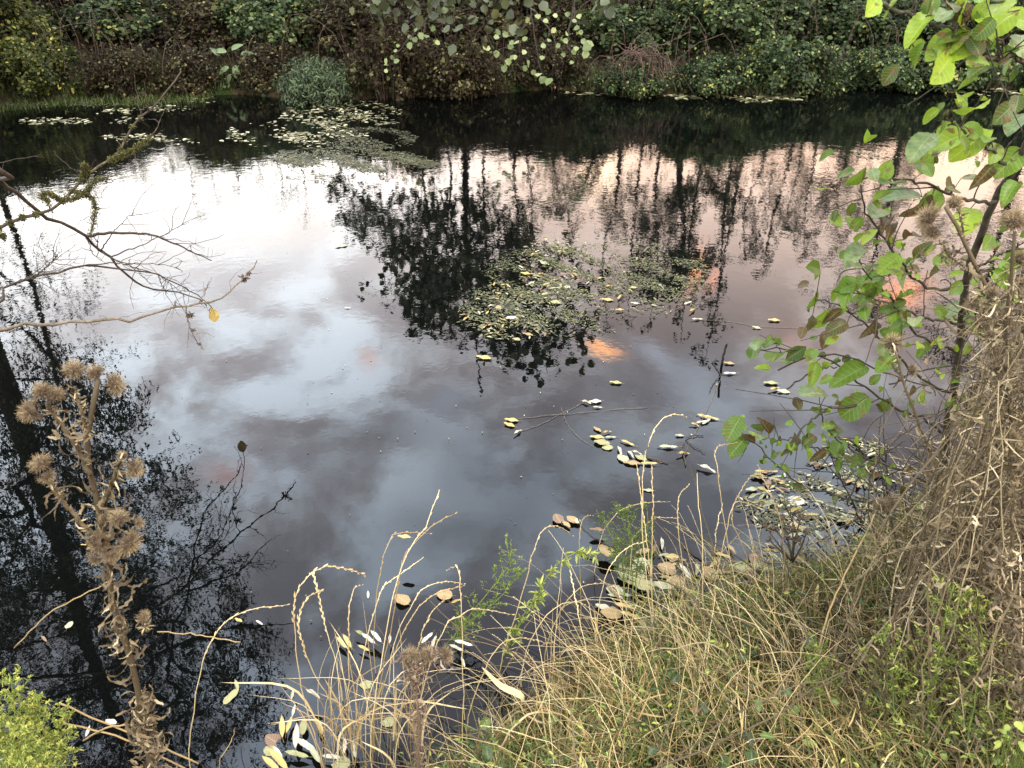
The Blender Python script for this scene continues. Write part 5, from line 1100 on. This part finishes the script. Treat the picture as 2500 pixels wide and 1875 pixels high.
for (pts, Ya, Yb, lab) in [([(1755, 1180), (1850, 1120), (1930, 1080), (2030, 1010)], 2.3, 2.25, 'brown cane crossing low before the sapling'), ([(1830, 1090), (1850, 1040), (1900, 990), (1960, 950)], 2.1, 2.1, 'curved brown cane under the round dark leaf'), ([(1680, 800), (1750, 770), (1840, 770), (1900, 800), (2000, 830), (2140, 870)], 2.1, 2.1, 'long thin brown cane arching behind the sapling stem'),
        ([(1920, 830), (1990, 800), (2050, 790), (2140, 800)], 2.2, 2.1, 'thin straight cane crossing the sapling stem at mid height'), ([(1880, 1100), (1960, 1150), (2060, 1180)], 2.2, 2.1, 'dark cane lying low to the right of the shore leaves'), ([(1700, 840), (1760, 800), (1810, 790)], 2.05, 2.1, 'short dark twig pointing left under the paired leaves')]:
    W = [PX(x, y, Ya + (Yb - Ya) * i_ / (len(pts) - 1)) for i_, (x, y) in enumerate(pts)]; m = MB(); m.tube(smooth_path(W, 18, .003, rs), np.linspace(.003, .002, 18), 5, .5); tag(m.build('cane', M['bark_bare'], loc=W[0]), lab, 'cane', 'brown canes around the sapling')

# ------------------------------------------------------------------ bare mossy tree at the left, its trunk out of the frame
rs = np.random.RandomState(44)
TB = np.array([-3.8, 2.2, float(gz(-3.8, 2.2)) - .1])
bt = thing('bare_tree', 'leafless tree whose mossy branches reach in from the left edge over the water', 'tree', TB)
TT = smooth_path([TB, TB + [.05, .1, 1.0], TB + [.15, .15, 2.2], TB + [.1, .2, 3.6], TB + [.3, .3, 5.0]], 20, .01, rs); m = MB(); m.tube(TT, np.linspace(.13, .05, 20), 12, .5); m.build('trunk', M['bark_bare'], bt)
def side_twigs(mb, P, n, L0, L1, rs, r=.0016, i0=4, up_=.0):
    for q in range(n):
        i_ = rs.randint(i0, len(P) - 1); t_ = norm(P[i_ + 1] - P[i_]); d = norm(t_ * .8 + rs.normal(0, .55, 3) + [0, 0, up_]); L = rs.uniform(L0, L1)
        Q = smooth_path([P[i_], P[i_] + d * L * .5 + rs.normal(0, .008, 3), P[i_] + d * L + rs.normal(0, .02, 3)], 8, .0025, rs); mb.tube(Q, np.linspace(r, r * .4, 8), 4, .5, cap=False)
        if L > .12:
            for z_ in range(2):
                j_ = rs.randint(2, 7); e = Q[j_] + norm(t_ * .5 + rs.normal(0, .7, 3)) * L * .35; mb.tube(smooth_path([Q[j_], e], 4, .002, rs), [r * .6, r * .5, r * .4, r * .3], 3, .5, cap=False)
def bough(main, Ya, Yb, r0, r1, from_z, sides=(), twigs=(0, 0, 0), mat='bark_bare', moss=(), label=None, extra=None):
    n_ = len(main); W = [PX(x, y, Ya + (Yb - Ya) * i_ / (n_ - 1)) for i_, (x, y) in enumerate(main)]
    a = TT[int(np.argmin(np.abs(TT[:, 2] - from_z)))]
    P = smooth_path([a, (a + W[0] * 2 - W[1]) / 2 + [0, 0, .04], W[0] + (W[0] - W[1]) * 1.5] + W, 60, .0035, rs); m = MB(); m.tube(P, np.linspace(r0, r1, 60) * (1 + .10 * np.sin(np.arange(60) * 2.1)), 7, .5); PP = [P]
    for (pts, ya, yb, ra, rb) in sides:
        Wp = [PX(x, y, ya + (yb - ya) * i_ / (len(pts) - 1)) for i_, (x, y) in enumerate(pts)]; k = int(np.argmin(np.linalg.norm(P - Wp[0], axis=1))); off = P[k] - Wp[0]
        Wp = [w_ + off * (1 - i_ / (len(Wp) - 1)) for i_, w_ in enumerate(Wp)]
        Q = smooth_path(Wp, 24, .002, rs); m.tube(Q, np.linspace(ra, rb, 24), 5, .5, cap=False); PP.append(Q)
    for Q in PP: side_twigs(m, Q, twigs[0] if Q is P else twigs[0] // 3, twigs[1], twigs[2], rs, i0=int(len(Q) * .35))
    b_ = m.build('branch', M[mat], bt)
    if moss:
        mo = MB(); AP_ = np.concatenate(PP)
        for (x, y, sx, n) in moss:
            n = n * 2
            d0 = ray(x, y); rel = AP_ - [0, 0, CAM_H]; t_ = rel[:, 1] / d0[1]; dist = np.linalg.norm(rel - d0[None] * t_[:, None], axis=1); c_ = AP_[int(np.argmin(dist))]
            near = AP_[np.linalg.norm(AP_ - c_, axis=1) < sx]
            i_ = rs.randint(0, len(near), n); dd = rdir(n, -1, 1, rs); pos = near[i_] + dd * (.4 + .8 * rs.rand(n)[:, None]) * r0 * .55 + rs.normal(0, .0025, (n, 3))
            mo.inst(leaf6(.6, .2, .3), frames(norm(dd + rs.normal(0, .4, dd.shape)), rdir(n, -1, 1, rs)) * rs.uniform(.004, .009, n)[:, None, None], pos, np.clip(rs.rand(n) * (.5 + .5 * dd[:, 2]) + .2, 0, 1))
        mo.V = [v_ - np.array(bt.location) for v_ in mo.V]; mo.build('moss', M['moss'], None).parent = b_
    return PP, b_
bough([(0, 486), (44, 473), (95, 456), (136, 432), (170, 398), (190, 377), (235, 350), (265, 315), (285, 275), (330, 235), (360, 195), (392, 155)], 2.7, 3.3, .014, .003, 1.5,
      [([(150, 428), (120, 415), (97, 420), (104, 440)], 2.85, 2.82, .006, .003), ([(160, 435), (190, 425), (207, 405), (218, 388), (245, 390)], 2.85, 2.9, .005, .002), ([(190, 425), (214, 432), (224, 446), (218, 476), (204, 500), (194, 510)], 2.85, 2.85, .005, .002),
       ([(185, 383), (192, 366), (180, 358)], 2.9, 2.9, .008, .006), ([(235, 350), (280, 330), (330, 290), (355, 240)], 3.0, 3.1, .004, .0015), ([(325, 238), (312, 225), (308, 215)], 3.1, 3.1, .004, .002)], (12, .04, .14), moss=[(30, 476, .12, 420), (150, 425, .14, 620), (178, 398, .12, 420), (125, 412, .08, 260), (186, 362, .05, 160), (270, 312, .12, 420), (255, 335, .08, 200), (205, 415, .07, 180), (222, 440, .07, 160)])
bough([(0, 388), (27, 412), (71, 446), (102, 468), (146, 490), (190, 514), (218, 541), (252, 575), (292, 609), (320, 622), (364, 629), (408, 638), (452, 660)], 2.7, 3.45, .018, .0025, 2.0,
      [([(200, 507), (238, 502), (279, 502), (333, 505), (384, 527), (418, 544), (459, 563)], 3.0, 3.2, .007, .002), ([(333, 505), (310, 475), (292, 456)], 3.1, 3.1, .003, .001), ([(360, 503), (385, 495), (408, 480)], 3.15, 3.2, .003, .001), ([(310, 466), (282, 520), (252, 535), (210, 520)], 3.05, 3.0, .0025, .001),
       ([(323, 500), (316, 548), (292, 582)], 3.1, 3.05, .0022, .001), ([(240, 560), (290, 585), (350, 600), (400, 640)], 3.05, 3.2, .003, .001)], (17, .06, .20))
bough([(0, 631), (34, 612), (78, 599), (143, 582), (190, 573), (238, 577), (299, 587), (343, 595), (374, 609), (405, 628), (439, 646), (452, 660), (459, 668)], 2.75, 3.5, .011, .0016, 1.2,
      [([(190, 573), (250, 568), (306, 570), (360, 572), (390, 582)], 2.95, 3.1, .003, .001), ([(65, 602), (95, 582), (126, 551)], 2.8, 2.8, .004, .0015), ([(343, 595), (350, 620), (362, 635)], 3.2, 3.25, .002, .001), ([(0, 600), (60, 585), (110, 560)], 2.75, 2.8, .002, .001)], (20, .05, .18))
PPd, bD = bough([(0, 711), (48, 702), (102, 701), (170, 694), (238, 690), (292, 692), (326, 679), (367, 665), (408, 660), (456, 651), (490, 636), (510, 619), (527, 599), (544, 582), (556, 565)], 2.5, 3.53, .0125, .0028, .8,
      [([(410, 662), (408, 677), (413, 704), (423, 731), (439, 755)], 3.10, 3.12, .0022, .0018), ([(385, 662), (380, 650)], 3.05, 3.05, .003, .001), ([(425, 650), (440, 630), (452, 605)], 3.15, 3.15, .002, .001)], (10, .03, .12), mat='bark_grey')
for (x, y, r_) in [(527, 599, .012), (410, 678, .010), (536, 590, .007), (416, 712, .006), (430, 742, .005)]:
    p = PX(x, y, 3.38 if x > 500 else 3.11); n = 14; m = MB(); m.inst(leaf6(.3, .1, .2), frames(rdir(n, -1, .4, rs), rdir(n, -1, 1, rs)) * (r_ * 2.6), np.repeat(p[None], n, 0), rs.rand(n) * .3); m.build('dry_bud', M['thistle_dark'], bt)
m = MB(); p = PX(458, 664, 3.5); m.inst(AL[1], frames(norm(np.array([[.15, -.3, -1.0]])), [[.5, -.9, .1]]) * .075, [p], [.5]); m.inst(AL[3], frames(norm(np.array([[-.1, -.1, -1.0]])), [[-.3, -.9, .2]]) * .05, [p], [.25]); m.build('leaf', M['float'], bt)
# black dead branch standing low over the water, bottom left of middle
# ------------------------------------------------------------------ fallen leaves on the water
FL = [leafgrid(.22, .035, -.05, 'lance', .05, 9, .05, seed=11, nv=16, nu=4), leafgrid(.22, .10, -.10, 'lance', .06, 9, .09, curl=.8, seed=12, nv=16, nu=4), leafgrid(.74, .03, .0, 'ovate', .10, 9, .05, seed=13, nv=20, nu=6), leafgrid(.42, .04, -.04, 'ovate', .08, 9, .06, seed=14, nv=20, nu=6)]
rs = np.random.RandomState(505)
FM = {}
def float_mesh(kind, tint, v):
    key = (kind, round(tint, 2), v)
    if key not in FM:
        m = MB(); F = np.eye(3)[None]; m.inst(FL[kind], F, [[0, -.5, .02]], [tint]); m.tube([[0, -.5, .02], [.02, -.62, .015], [.05, -.72, .01]], .008, 4, .2, cap=False)
        FM[key] = m.mesh('fallen_leaf', M['float'])
    return FM[key]
KN = {0: 'narrow leaf', 1: 'curled narrow leaf', 2: 'round poplar leaf', 3: 'oval leaf'}
def cname(t_):
    return 'brown' if t_ < .2 else 'tan' if t_ < .36 else 'yellow' if t_ < .56 else 'olive' if t_ < .7 else 'pale grey green' if t_ < .8 else 'off white'
N_LEAF = [0]
def fleaf(x, y, size, kind, tint, where, group, z=.004, ang=None, px=True, lift=0.0):
    p = PZ(x, y, z) if px else np.array([x, y, z])
    o = bpy.data.objects.new('fallen_leaf', float_mesh(kind, tint, 0)); COL.objects.link(o)
    o.location = p; o.rotation_euler = (rs.normal(0, .06) + lift, rs.normal(0, .10), rs.uniform(0, 6.28) if ang is None else ang); o.scale = (size * .85,) * 3
    tag(o, '%s %s %s' % (cname(tint), KN[kind], where), 'leaf', group); N_LEAF[0] += 1; return o
TI = [.08, .24, .42, .48, .52, .62, .74, .86, .93, 1.0]
def rtint(): return float(rs.choice(TI, p=[.10, .16, .12, .10, .08, .17, .15, .07, .03, .02]))
def rkind(): return int(rs.choice([0, 1, 2, 3], p=[.48, .27, .12, .13]))
def raft(where, group, ell, n, s0, s1, z0=.004):
    wts = np.array([e[2] * e[3] * e[4] for e in ell], float); wts /= wts.sum()
    for q in range(n):
        e = ell[rs.choice(len(ell), p=wts)]; a = rs.uniform(0, 6.28); r = math.sqrt(rs.rand())
        xx, yy = e[0] + e[2] * r * math.cos(a), e[1] + e[3] * r * math.sin(a); bx_ = (min(e_[0] - e_[2] for e_ in ell), max(e_[0] + e_[2] for e_ in ell)); by_ = (min(e_[1] - e_[3] for e_ in ell), max(e_[1] + e_[3] for e_ in ell))
        u_, v_ = (xx - bx_[0]) / (bx_[1] - bx_[0]), (yy - by_[0]) / (by_[1] - by_[0])
        zone = ('far' if v_ < .25 else 'far middle' if v_ < .5 else 'near middle' if v_ < .75 else 'near') + ' ' + ('left end' if u_ < .2 else 'left half' if u_ < .4 else 'centre' if u_ < .6 else 'right half' if u_ < .8 else 'right end')
        fleaf(xx, yy, rs.uniform(s0, s1), rkind(), rtint(), where + ', ' + zone, group, z0 + .006 * rs.rand(), ang=(math.pi / 2 + rs.normal(0, .55) if rs.rand() < .6 else None))
G1 = 'fallen leaves of the raft at mid pond'
MIDR = [(1180, 580, 70, 45, 1.2), (1120, 640, 90, 35, 1.4), (1060, 690, 70, 25, 1.5), (1150, 700, 90, 26, 1.1), (1210, 535, 70, 22, 1), (1200, 620, 80, 30, .8), (1330, 600, 120, 45, .25), (1400, 660, 120, 25, .2), (1090, 725, 80, 12, .8)]
raft('in the mid pond raft', G1, MIDR, 84, .045, .085)
G2 = 'fallen leaves piled at the right shore'
raft('in the right shore pile', G2, [(1660, 1050, 38, 35, 1.6), (1690, 1100, 45, 30, 1.2), (1650, 1080, 30, 20, 1)], 30, .06, .095)
raft('before the sapling foot', 'fallen leaves before the sapling', [(1830, 1010, 70, 60, 1), (1780, 1130, 90, 40, 1.4), (1850, 930, 50, 40, .7), (1930, 1150, 80, 30, .6)], 24, .06, .09)
raft('stranded along the turf lip', 'fallen leaves along the turf lip', [(1400, 1200, 90, 28, 1), (1500, 1230, 120, 30, 1.1), (1620, 1200, 90, 30, 1), (1340, 1290, 70, 50, .6), (1680, 1240, 80, 40, .6)], 40, .055, .10)
# single leaves and small clusters
def cl(label, items, s_=1.0):
    for (x, y, sz, kd, tn, ang, extra) in items: 
        o = fleaf(x, y, sz * s_, kd, tn, extra, 'x', ang=ang); del o['group']
D = math.radians
cl('', [(1330, 827, .075, 3, .52, D(80), 'alone on the open water below the orange cloud'), (1045, 773, .10, 3, .48, D(75), 'floating just left below the raft'), (737, 531, .11, 3, .74, D(100), 'alone on the bright water left of the alder reflection'), (1672, 692, .085, 3, .52, D(85), 'alone left of the highest sapling twig'),
        (1634, 708, .06, 3, .74, D(70), 'beside the lone yellow one near the sapling'), (1105, 908, .08, 3, .52, D(80), 'at the left end of the long floating strand'), (1100, 918, .07, 3, .48, D(60), 'lower of the pair at the left strand end'), (1118, 935, .07, 1, .93, D(140), 'pointing down below the left strand end'),
        (1265, 870, .07, 1, .86, D(60), 'left of the pair at the strand top'), (1285, 868, .08, 3, .93, D(100), 'curled at the strand top'), (1290, 880, .06, 0, .9, D(85), 'lowest at the strand top'),
        (1290, 928, .06, 3, .24, D(40), 'topmost of the middle cluster'), (1310, 935, .06, 1, .52, D(110), 'second from top in the middle cluster'), (1290, 945, .08, 3, .48, D(80), 'yellowest, left of the middle cluster'), (1300, 956, .09, 2, .62, D(85), 'widest of the middle cluster'), (1312, 967, .06, 2, .62, D(90), 'lowest of the middle cluster'), (1318, 945, .07, 0, .74, D(95), 'on the right of the middle cluster'),
        (1355, 957, .09, 0, .42, D(55), 'topmost of the ring shaped cluster'), (1338, 975, .08, 1, .93, D(10), 'on the left of the ring shaped cluster'), (1345, 990, .075, 2, .74, D(30), 'lower left of the ring shaped cluster'), (1362, 982, .07, 1, .97, D(20), 'inside the ring shaped cluster'), (1374, 979, .065, 1, .9, D(70), 'upper right of the ring shaped cluster'), (1384, 989, .07, 2, .62, D(60), 'right of the ring shaped cluster'), (1365, 1001, .09, 3, .24, D(80), 'at the bottom of the ring shaped cluster'), (1400, 1002, .10, 0, .42, D(85), 'tailing right from the ring shaped cluster'),
        (1442, 966, .11, 0, .74, D(85), 'submerged looking, right of the ring cluster'), (1475, 982, .08, 1, .42, D(110), 'curled above the thin twig right of the ring cluster'), (1468, 941, .05, 3, .74, D(90), 'small, above the bent black twig'),
        (1520, 900, .09, 0, .42, D(55), 'uppermost of the fan at the strand'), (1535, 903, .10, 0, .48, D(65), 'second of the fan at the strand'), (1515, 912, .08, 0, .93, D(110), 'lying left in the fan at the strand'), (1525, 912, .08, 0, .86, D(130), 'lying low in the fan at the strand'), (1500, 918, .06, 1, .52, D(70), 'lowest left of the fan at the strand'),
        (1525, 1014, .10, 1, .97, D(60), 'bright, left of the dark leaved twig stem'), (1575, 785, .07, 3, .24, D(80), 'beside the upright stick stub'), (1575, 807, .09, 0, .97, D(92), 'lying level under the stick stub'),
        (1665, 828, .09, 3, .62, D(85), 'topmost of three near the dark sapling leaves'), (1672, 842, .08, 1, .48, D(110), 'middle of three near the dark sapling leaves'), (1692, 846, .08, 3, .74, D(80), 'lowest of three near the dark sapling leaves'),
        (1505, 690, .09, 0, .9, D(100), 'at the right end of the drifting raft'), (1495, 672, .09, 1, .52, D(140), 'above the white one at the right raft end'), (1485, 655, .08, 0, .86, D(120), 'topmost at the right raft end'), (1312, 648, .09, 3, .46, D(85), 'orange tinted, below the raft on open water'),
        (750, 665, .05, 0, .93, D(95), 'tiny, alone at the left on open water'), (180, 1177, .03, 0, .52, D(92), 'small, beside the left thistle heads')])
def group_near(where, grp, pts):
    for (x, y, sz, kd, tn, ang, z) in pts: fleaf(x, y, sz, kd, tn, where, grp, z=z, ang=D(ang))
group_near('caught in the middle grass tuft', 'leaves caught in the middle grass tuft', [(737, 1388, .075, 0, .42, 40, .02), (750, 1385, .08, 0, .48, 35, .02), (795, 1380, .085, 0, .9, 50, .03), (812, 1375, .08, 0, .97, 40, .04), (785, 1400, .06, 0, .42, 60, .02), (842, 1380, .05, 0, .93, 5, .03), (780, 1372, .07, 1, .62, 60, .02), (868, 1295, .08, 2, .24, 50, .008), (960, 1285, .07, 2, .24, 80, .008), (985, 1300, .05, 1, .42, 120, .05),
                (922, 1380, .08, 0, .97, 150, .06), (938, 1390, .07, 1, .93, 170, .06), (985, 1400, .07, 0, .86, 60, .04), (1000, 1390, .08, 0, .97, 75, .05), (838, 1560, .06, 2, .62, 80, .0), (790, 1480, .05, 2, .62, 90, .0), (1000, 1430, .05, 0, .86, 20, .02), (795, 1285, .05, 0, .93, 10, .0), (675, 1500, .07, 1, .93, 60, .05), (873, 1160, .06, 3, .42, 80, .12)])
group_near('in the loose fan at the bottom', 'leaves fanned at the bottom of the frame', [(610, 1570, .09, 0, .48, 15, .02), (625, 1565, .07, 0, .52, -5, .02), (640, 1590, .10, 0, .9, 10, .03), (655, 1570, .06, 3, .62, 5, .02), (690, 1570, .08, 0, .42, 30, .02), (660, 1610, .10, 0, .97, 60, .02), (640, 1630, .09, 0, .62, 80, .02), (600, 1640, .11, 0, .46, 50, .03), (590, 1600, .07, 2, .08, 60, .0), (582, 1622, .05, 2, .62, 60, .0), (600, 1625, .06, 0, .97, 45, .02), (680, 1630, .09, 0, .74, 40, .02), (715, 1635, .07, 0, .93, 85, .02), (735, 1650, .07, 2, .62, 80, .0), (745, 1610, .06, 0, .97, 5, .02), (765, 1620, .07, 0, .86, 20, .03),
                (632, 1500, .05, 0, .7, 5, .03), (635, 1535, .05, 0, .93, 0, .03), (500, 1505, .075, 3, .6, -30, .0), (512, 1480, .06, 0, .62, 30, .0), (585, 1650, .09, 0, .48, 55, .03), (150, 1350, .04, 2, .74, 0, .02), (95, 1380, .05, 0, .1, 50, .02), (190, 1580, .05, 0, .93, 10, .02), (240, 1560, .05, 3, .93, 70, .02), (515, 1340, .04, 3, .5, 60, .02), (560, 1345, .04, 0, .97, 60, .02)])
group_near('among the turf lip poplar leaves', 'large poplar leaves at the turf lip', [(1390, 1265, .10, 2, .62, 80, .03), (1370, 1240, .10, 2, .62, 60, .02), (1430, 1265, .10, 3, .74, 85, .04), (1345, 1235, .10, 3, .62, 0, .02), (1385, 1215, .08, 2, .74, 70, .02), (1440, 1225, .08, 2, .24, 60, .04), (1350, 1310, .10, 0, .46, 80, .04), (1360, 1330, .10, 0, .48, 70, .04), (1320, 1325, .09, 2, .24, 80, .02), (1395, 1350, .08, 2, .65, 10, .03), (1480, 1235, .10, 0, .93, 20, .05), (1460, 1255, .08, 2, .24, 90, .04),
                (1310, 1190, .09, 2, .3, 30, .04), (1290, 1145, .07, 3, .08, 90, .03), (1205, 1120, .07, 2, .08, 20, .012), (1235, 1122, .06, 2, .24, 50, .012), (1222, 1132, .06, 3, .3, 40, .010), (1247, 1125, .04, 2, .74, 0, .012), (1400, 1060, .06, 3, .7, 80, .0), (1600, 1225, .08, 2, .65, 80, .05), (1690, 1260, .09, 2, .68, 60, .06), (1560, 1200, .08, 0, .46, 60, .05), (1645, 1225, .10, 3, .66, 70, .05)])
print('leaves', N_LEAF[0])

# uncountable small litter mats and water weed, lying on the surface
def mat_stuff(name, label, ell, n, s0, s1, mat, seed, tm=None, tint=(0, 1), thr=.45, fr=1.0, flat=.1, z=.003, nz=2.2):
    rs = np.random.RandomState(seed); m = MB(); wts = np.array([e[2] * e[3] * e[4] * (1 / max(60, e[1]) ** 1.2) for e in ell], float); wts /= wts.sum(); P = []
    while len(P) < n:
        e = ell[rs.choice(len(ell), p=wts)]; a = rs.uniform(0, 6.28); r = rs.rand() ** .6; p = PZ(e[0] + e[2] * r * math.cos(a), e[1] + e[3] * r * math.sin(a), z)
        v = math.sin(p[0] * 5 * fr + 2 * math.sin(p[1] * 3.1 * fr)) * math.sin(p[1] * 7 * fr + 2 * math.sin(p[0] * 2.7 * fr + seed)) + .6 * math.sin(p[0] * 13 * fr + p[1] * 11 * fr)
        if v * .5 + .5 < thr + rs.normal(0, .2): continue
        P.append(p)
    P = np.array(P); P[:, 2] += rs.rand(n) * .006; d = rdir(n, -flat, flat, rs); F = frames(d, np.tile([[0, 0, 1.]], (n, 1)) + rs.normal(0, flat, (n, 3))) * rs.uniform(s0, s1, n)[:, None, None]
    m.inst(tm or leaf6(.4, .04, 0), F, P, rs.uniform(tint[0], tint[1], n)); tag(m.build(name, M[mat]), label, 'floating plants', kind='stuff')
mat_stuff('leaf_litter_mat', 'small pale leaves drifting in streaks under the far bank', [(640, 290, 150, 30, 1), (740, 250, 130, 35, 1), (560, 310, 70, 10, .8), (300, 235, 110, 8, 1), (120, 262, 80, 8, 1.2), (250, 255, 60, 14, .8), (290, 297, 70, 8, 1.1), (60, 220, 90, 12, .5), (420, 216, 110, 8, .6), (420, 305, 90, 6, .6)], 1100, .03, .085, 'litter', 1, leaf6(.5, .04, 0), (.45, 1), .5, fr=.7)
mat_stuff('leaf_litter_mat', 'pale leaf litter along the waterline below the bramble', [(1590, 200, 160, 14, 1), (1480, 208, 140, 6, 1), (1660, 212, 70, 10, 1.2), (1300, 203, 80, 4, .5), (1900, 185, 200, 4, .5), (2150, 200, 100, 8, .8)], 900, .05, .12, 'litter', 2, leaf6(.5, .04, 0), (.3, 1), .5, fr=.7)
mat_stuff('water_weed', 'dull green weed mat on the water left of the alder reflection', [(720, 340, 130, 22, 1), (840, 350, 120, 22, 1.2), (930, 345, 70, 15, 1), (700, 380, 100, 18, .5), (790, 300, 110, 25, .6), (640, 350, 60, 12, .6)], 4500, .02, .06, 'litter', 3, leaf6(.25, .03, 0), (.05, .75), .5, fr=.8)
mat_stuff('water_weed', 'mossy green weed at the far waterline beside the dead twigs', [(1560, 190, 190, 16, 1), (150, 215, 200, 16, .8), (1900, 335, 70, 7, .5)], 3500, .02, .07, 'weed', 4, leaf6(.3, .05, 0), (.2, .9), .3)
mat_stuff('water_weed', 'olive and brown weed holding the leaf raft at mid pond', [(1200, 590, 150, 60, 1.2), (1340, 580, 190, 60, 1), (1120, 660, 130, 50, 1.1), (1440, 600, 90, 60, .6), (1230, 690, 120, 40, .6), (1380, 650, 150, 30, .5)], 6500, .010, .036, 'weed', 5, leaf6(.2, .03, 0), (.15, 1), .48, fr=1.6, flat=.05)
mat_stuff('leaf_litter_mat', 'small leaf scraps caught in the mid pond weed', MIDR, 1000, .015, .045, 'litter', 6, leaf6(.3, .05, 0), (.15, .9), .35, fr=1.5, z=.006)
mat_stuff('water_weed', 'fine weed and scraps between the sapling shoots', [(1720, 1090, 120, 60, 1), (1850, 1040, 120, 90, 1), (1900, 1130, 90, 50, 1)], 1800, .010, .035, 'litter', 7, leaf6(.3, .05, 0), (.1, 1), .5, fr=3)

mat_stuff('pond_specks', 'tiny specks and seeds scattered on the open water', [(900, 800, 700, 350, 1), (600, 500, 500, 150, 1), (900, 1250, 400, 150, 1)], 260, .004, .012, 'litter', 9, leaf6(.6, .04, 0), (.1, 1), .2)

# sticks and strands lying on or poking through the water
def stick(label, pts, r0, r1, mat, z0=.006, name='stick', cat='stick', dz=None):
    W = [PZ(x, y, (z0 if dz is None else dz[i_])) for i_, (x, y) in enumerate(pts)]; m = MB(); n = len(pts) * 5; m.tube(smooth_path(W, n, .0015, rs), np.linspace(r0, r1, n), 6, .5)
    tag(m.build(name, M[mat], loc=W[0]), label, cat)
stick('short brown stick standing out of the water near the sapling twigs', [(1560, 790), (1563, 765), (1571, 740)], .007, .006, 'bark_bare', dz=[-.02, .08, .17])
stick('thin black twig forming a bend right of the ring cluster', [(1520, 941), (1505, 940), (1486, 944), (1482, 950), (1500, 965), (1523, 978)], .0022, .0015, 'twig_black')
stick('thin black forked twig left of the level white leaf', [(1538, 780), (1556, 808), (1545, 822), (1532, 846)], .0025, .0015, 'twig_black')
stick('dark purple stick tailing from the ring shaped cluster', [(1392, 986), (1420, 994), (1443, 1000)], .005, .002, 'bark_bare')
stick('small upright brown twig through the curled yellow leaf', [(1478, 955), (1476, 980), (1482, 1006)], .003, .003, 'bark_bare')
stick('black bent twig holding the dark poplar leaves at the turf lip', [(1350, 1195), (1300, 1172), (1262, 1145), (1248, 1118)], .004, .002, 'twig_black', dz=[.04, .05, .07, .09])
stick('brown cane lying along the turf lip before the shore leaves', [(1625, 1232), (1680, 1240), (1740, 1250), (1810, 1262)], .005, .004, 'bark_bare', z0=.08)
stick('thin dark twig reaching left from the shore leaves', [(1485, 1145), (1520, 1170), (1545, 1190), (1580, 1215)], .0035, .003, 'twig_black', z0=.05)
for (pts, lab) in [([(1112, 905), (1180, 898), (1240, 893), (1310, 886), (1400, 880)], 'fine pale strand floating level through the leaf clusters'), ([(1213, 880), (1222, 910), (1245, 940), (1280, 965)], 'fine pale strand curving down to the middle cluster'), ([(1558, 815), (1540, 860), (1505, 930), (1480, 975)], 'fine pale strand running down from the stick stub'), ([(1505, 690), (1580, 695), (1640, 705), (1760, 710)], 'fine pale strand from the raft end to the sapling'), ([(1115, 935), (1170, 915), (1240, 880), (1262, 868)], 'fine pale strand joining the left leaves and the strand top')]:
    stick(lab, pts, .0011, .0009, 'bark_grey', z0=.003, name='floating_strand', cat='strand')
# dead black branch rising from the water left of middle

# ------------------------------------------------------------------ tell look-alikes apart by their place
ORDN = ['first', 'second', 'third', 'fourth', 'fifth', 'sixth', 'seventh', 'eighth', 'ninth', 'tenth', 'eleventh', 'twelfth', 'thirteenth', 'fourteenth', 'fifteenth']
byl = {}
for o in SC.objects:
    if o.parent is None and 'label' in o: byl.setdefault(o['label'], []).append(o)
for lab, os_ in byl.items():
    if len(os_) > 1:
        os_.sort(key=lambda o: o.location.x / max(.2, o.location.y * CP + (CAM_H - o.location.z) * SP))
        for k_, o in enumerate(os_):
            o['label'] = lab + (', leftmost' if k_ == 0 else ', rightmost' if k_ == len(os_) - 1 else ', %s from left' % ORDN[k_])
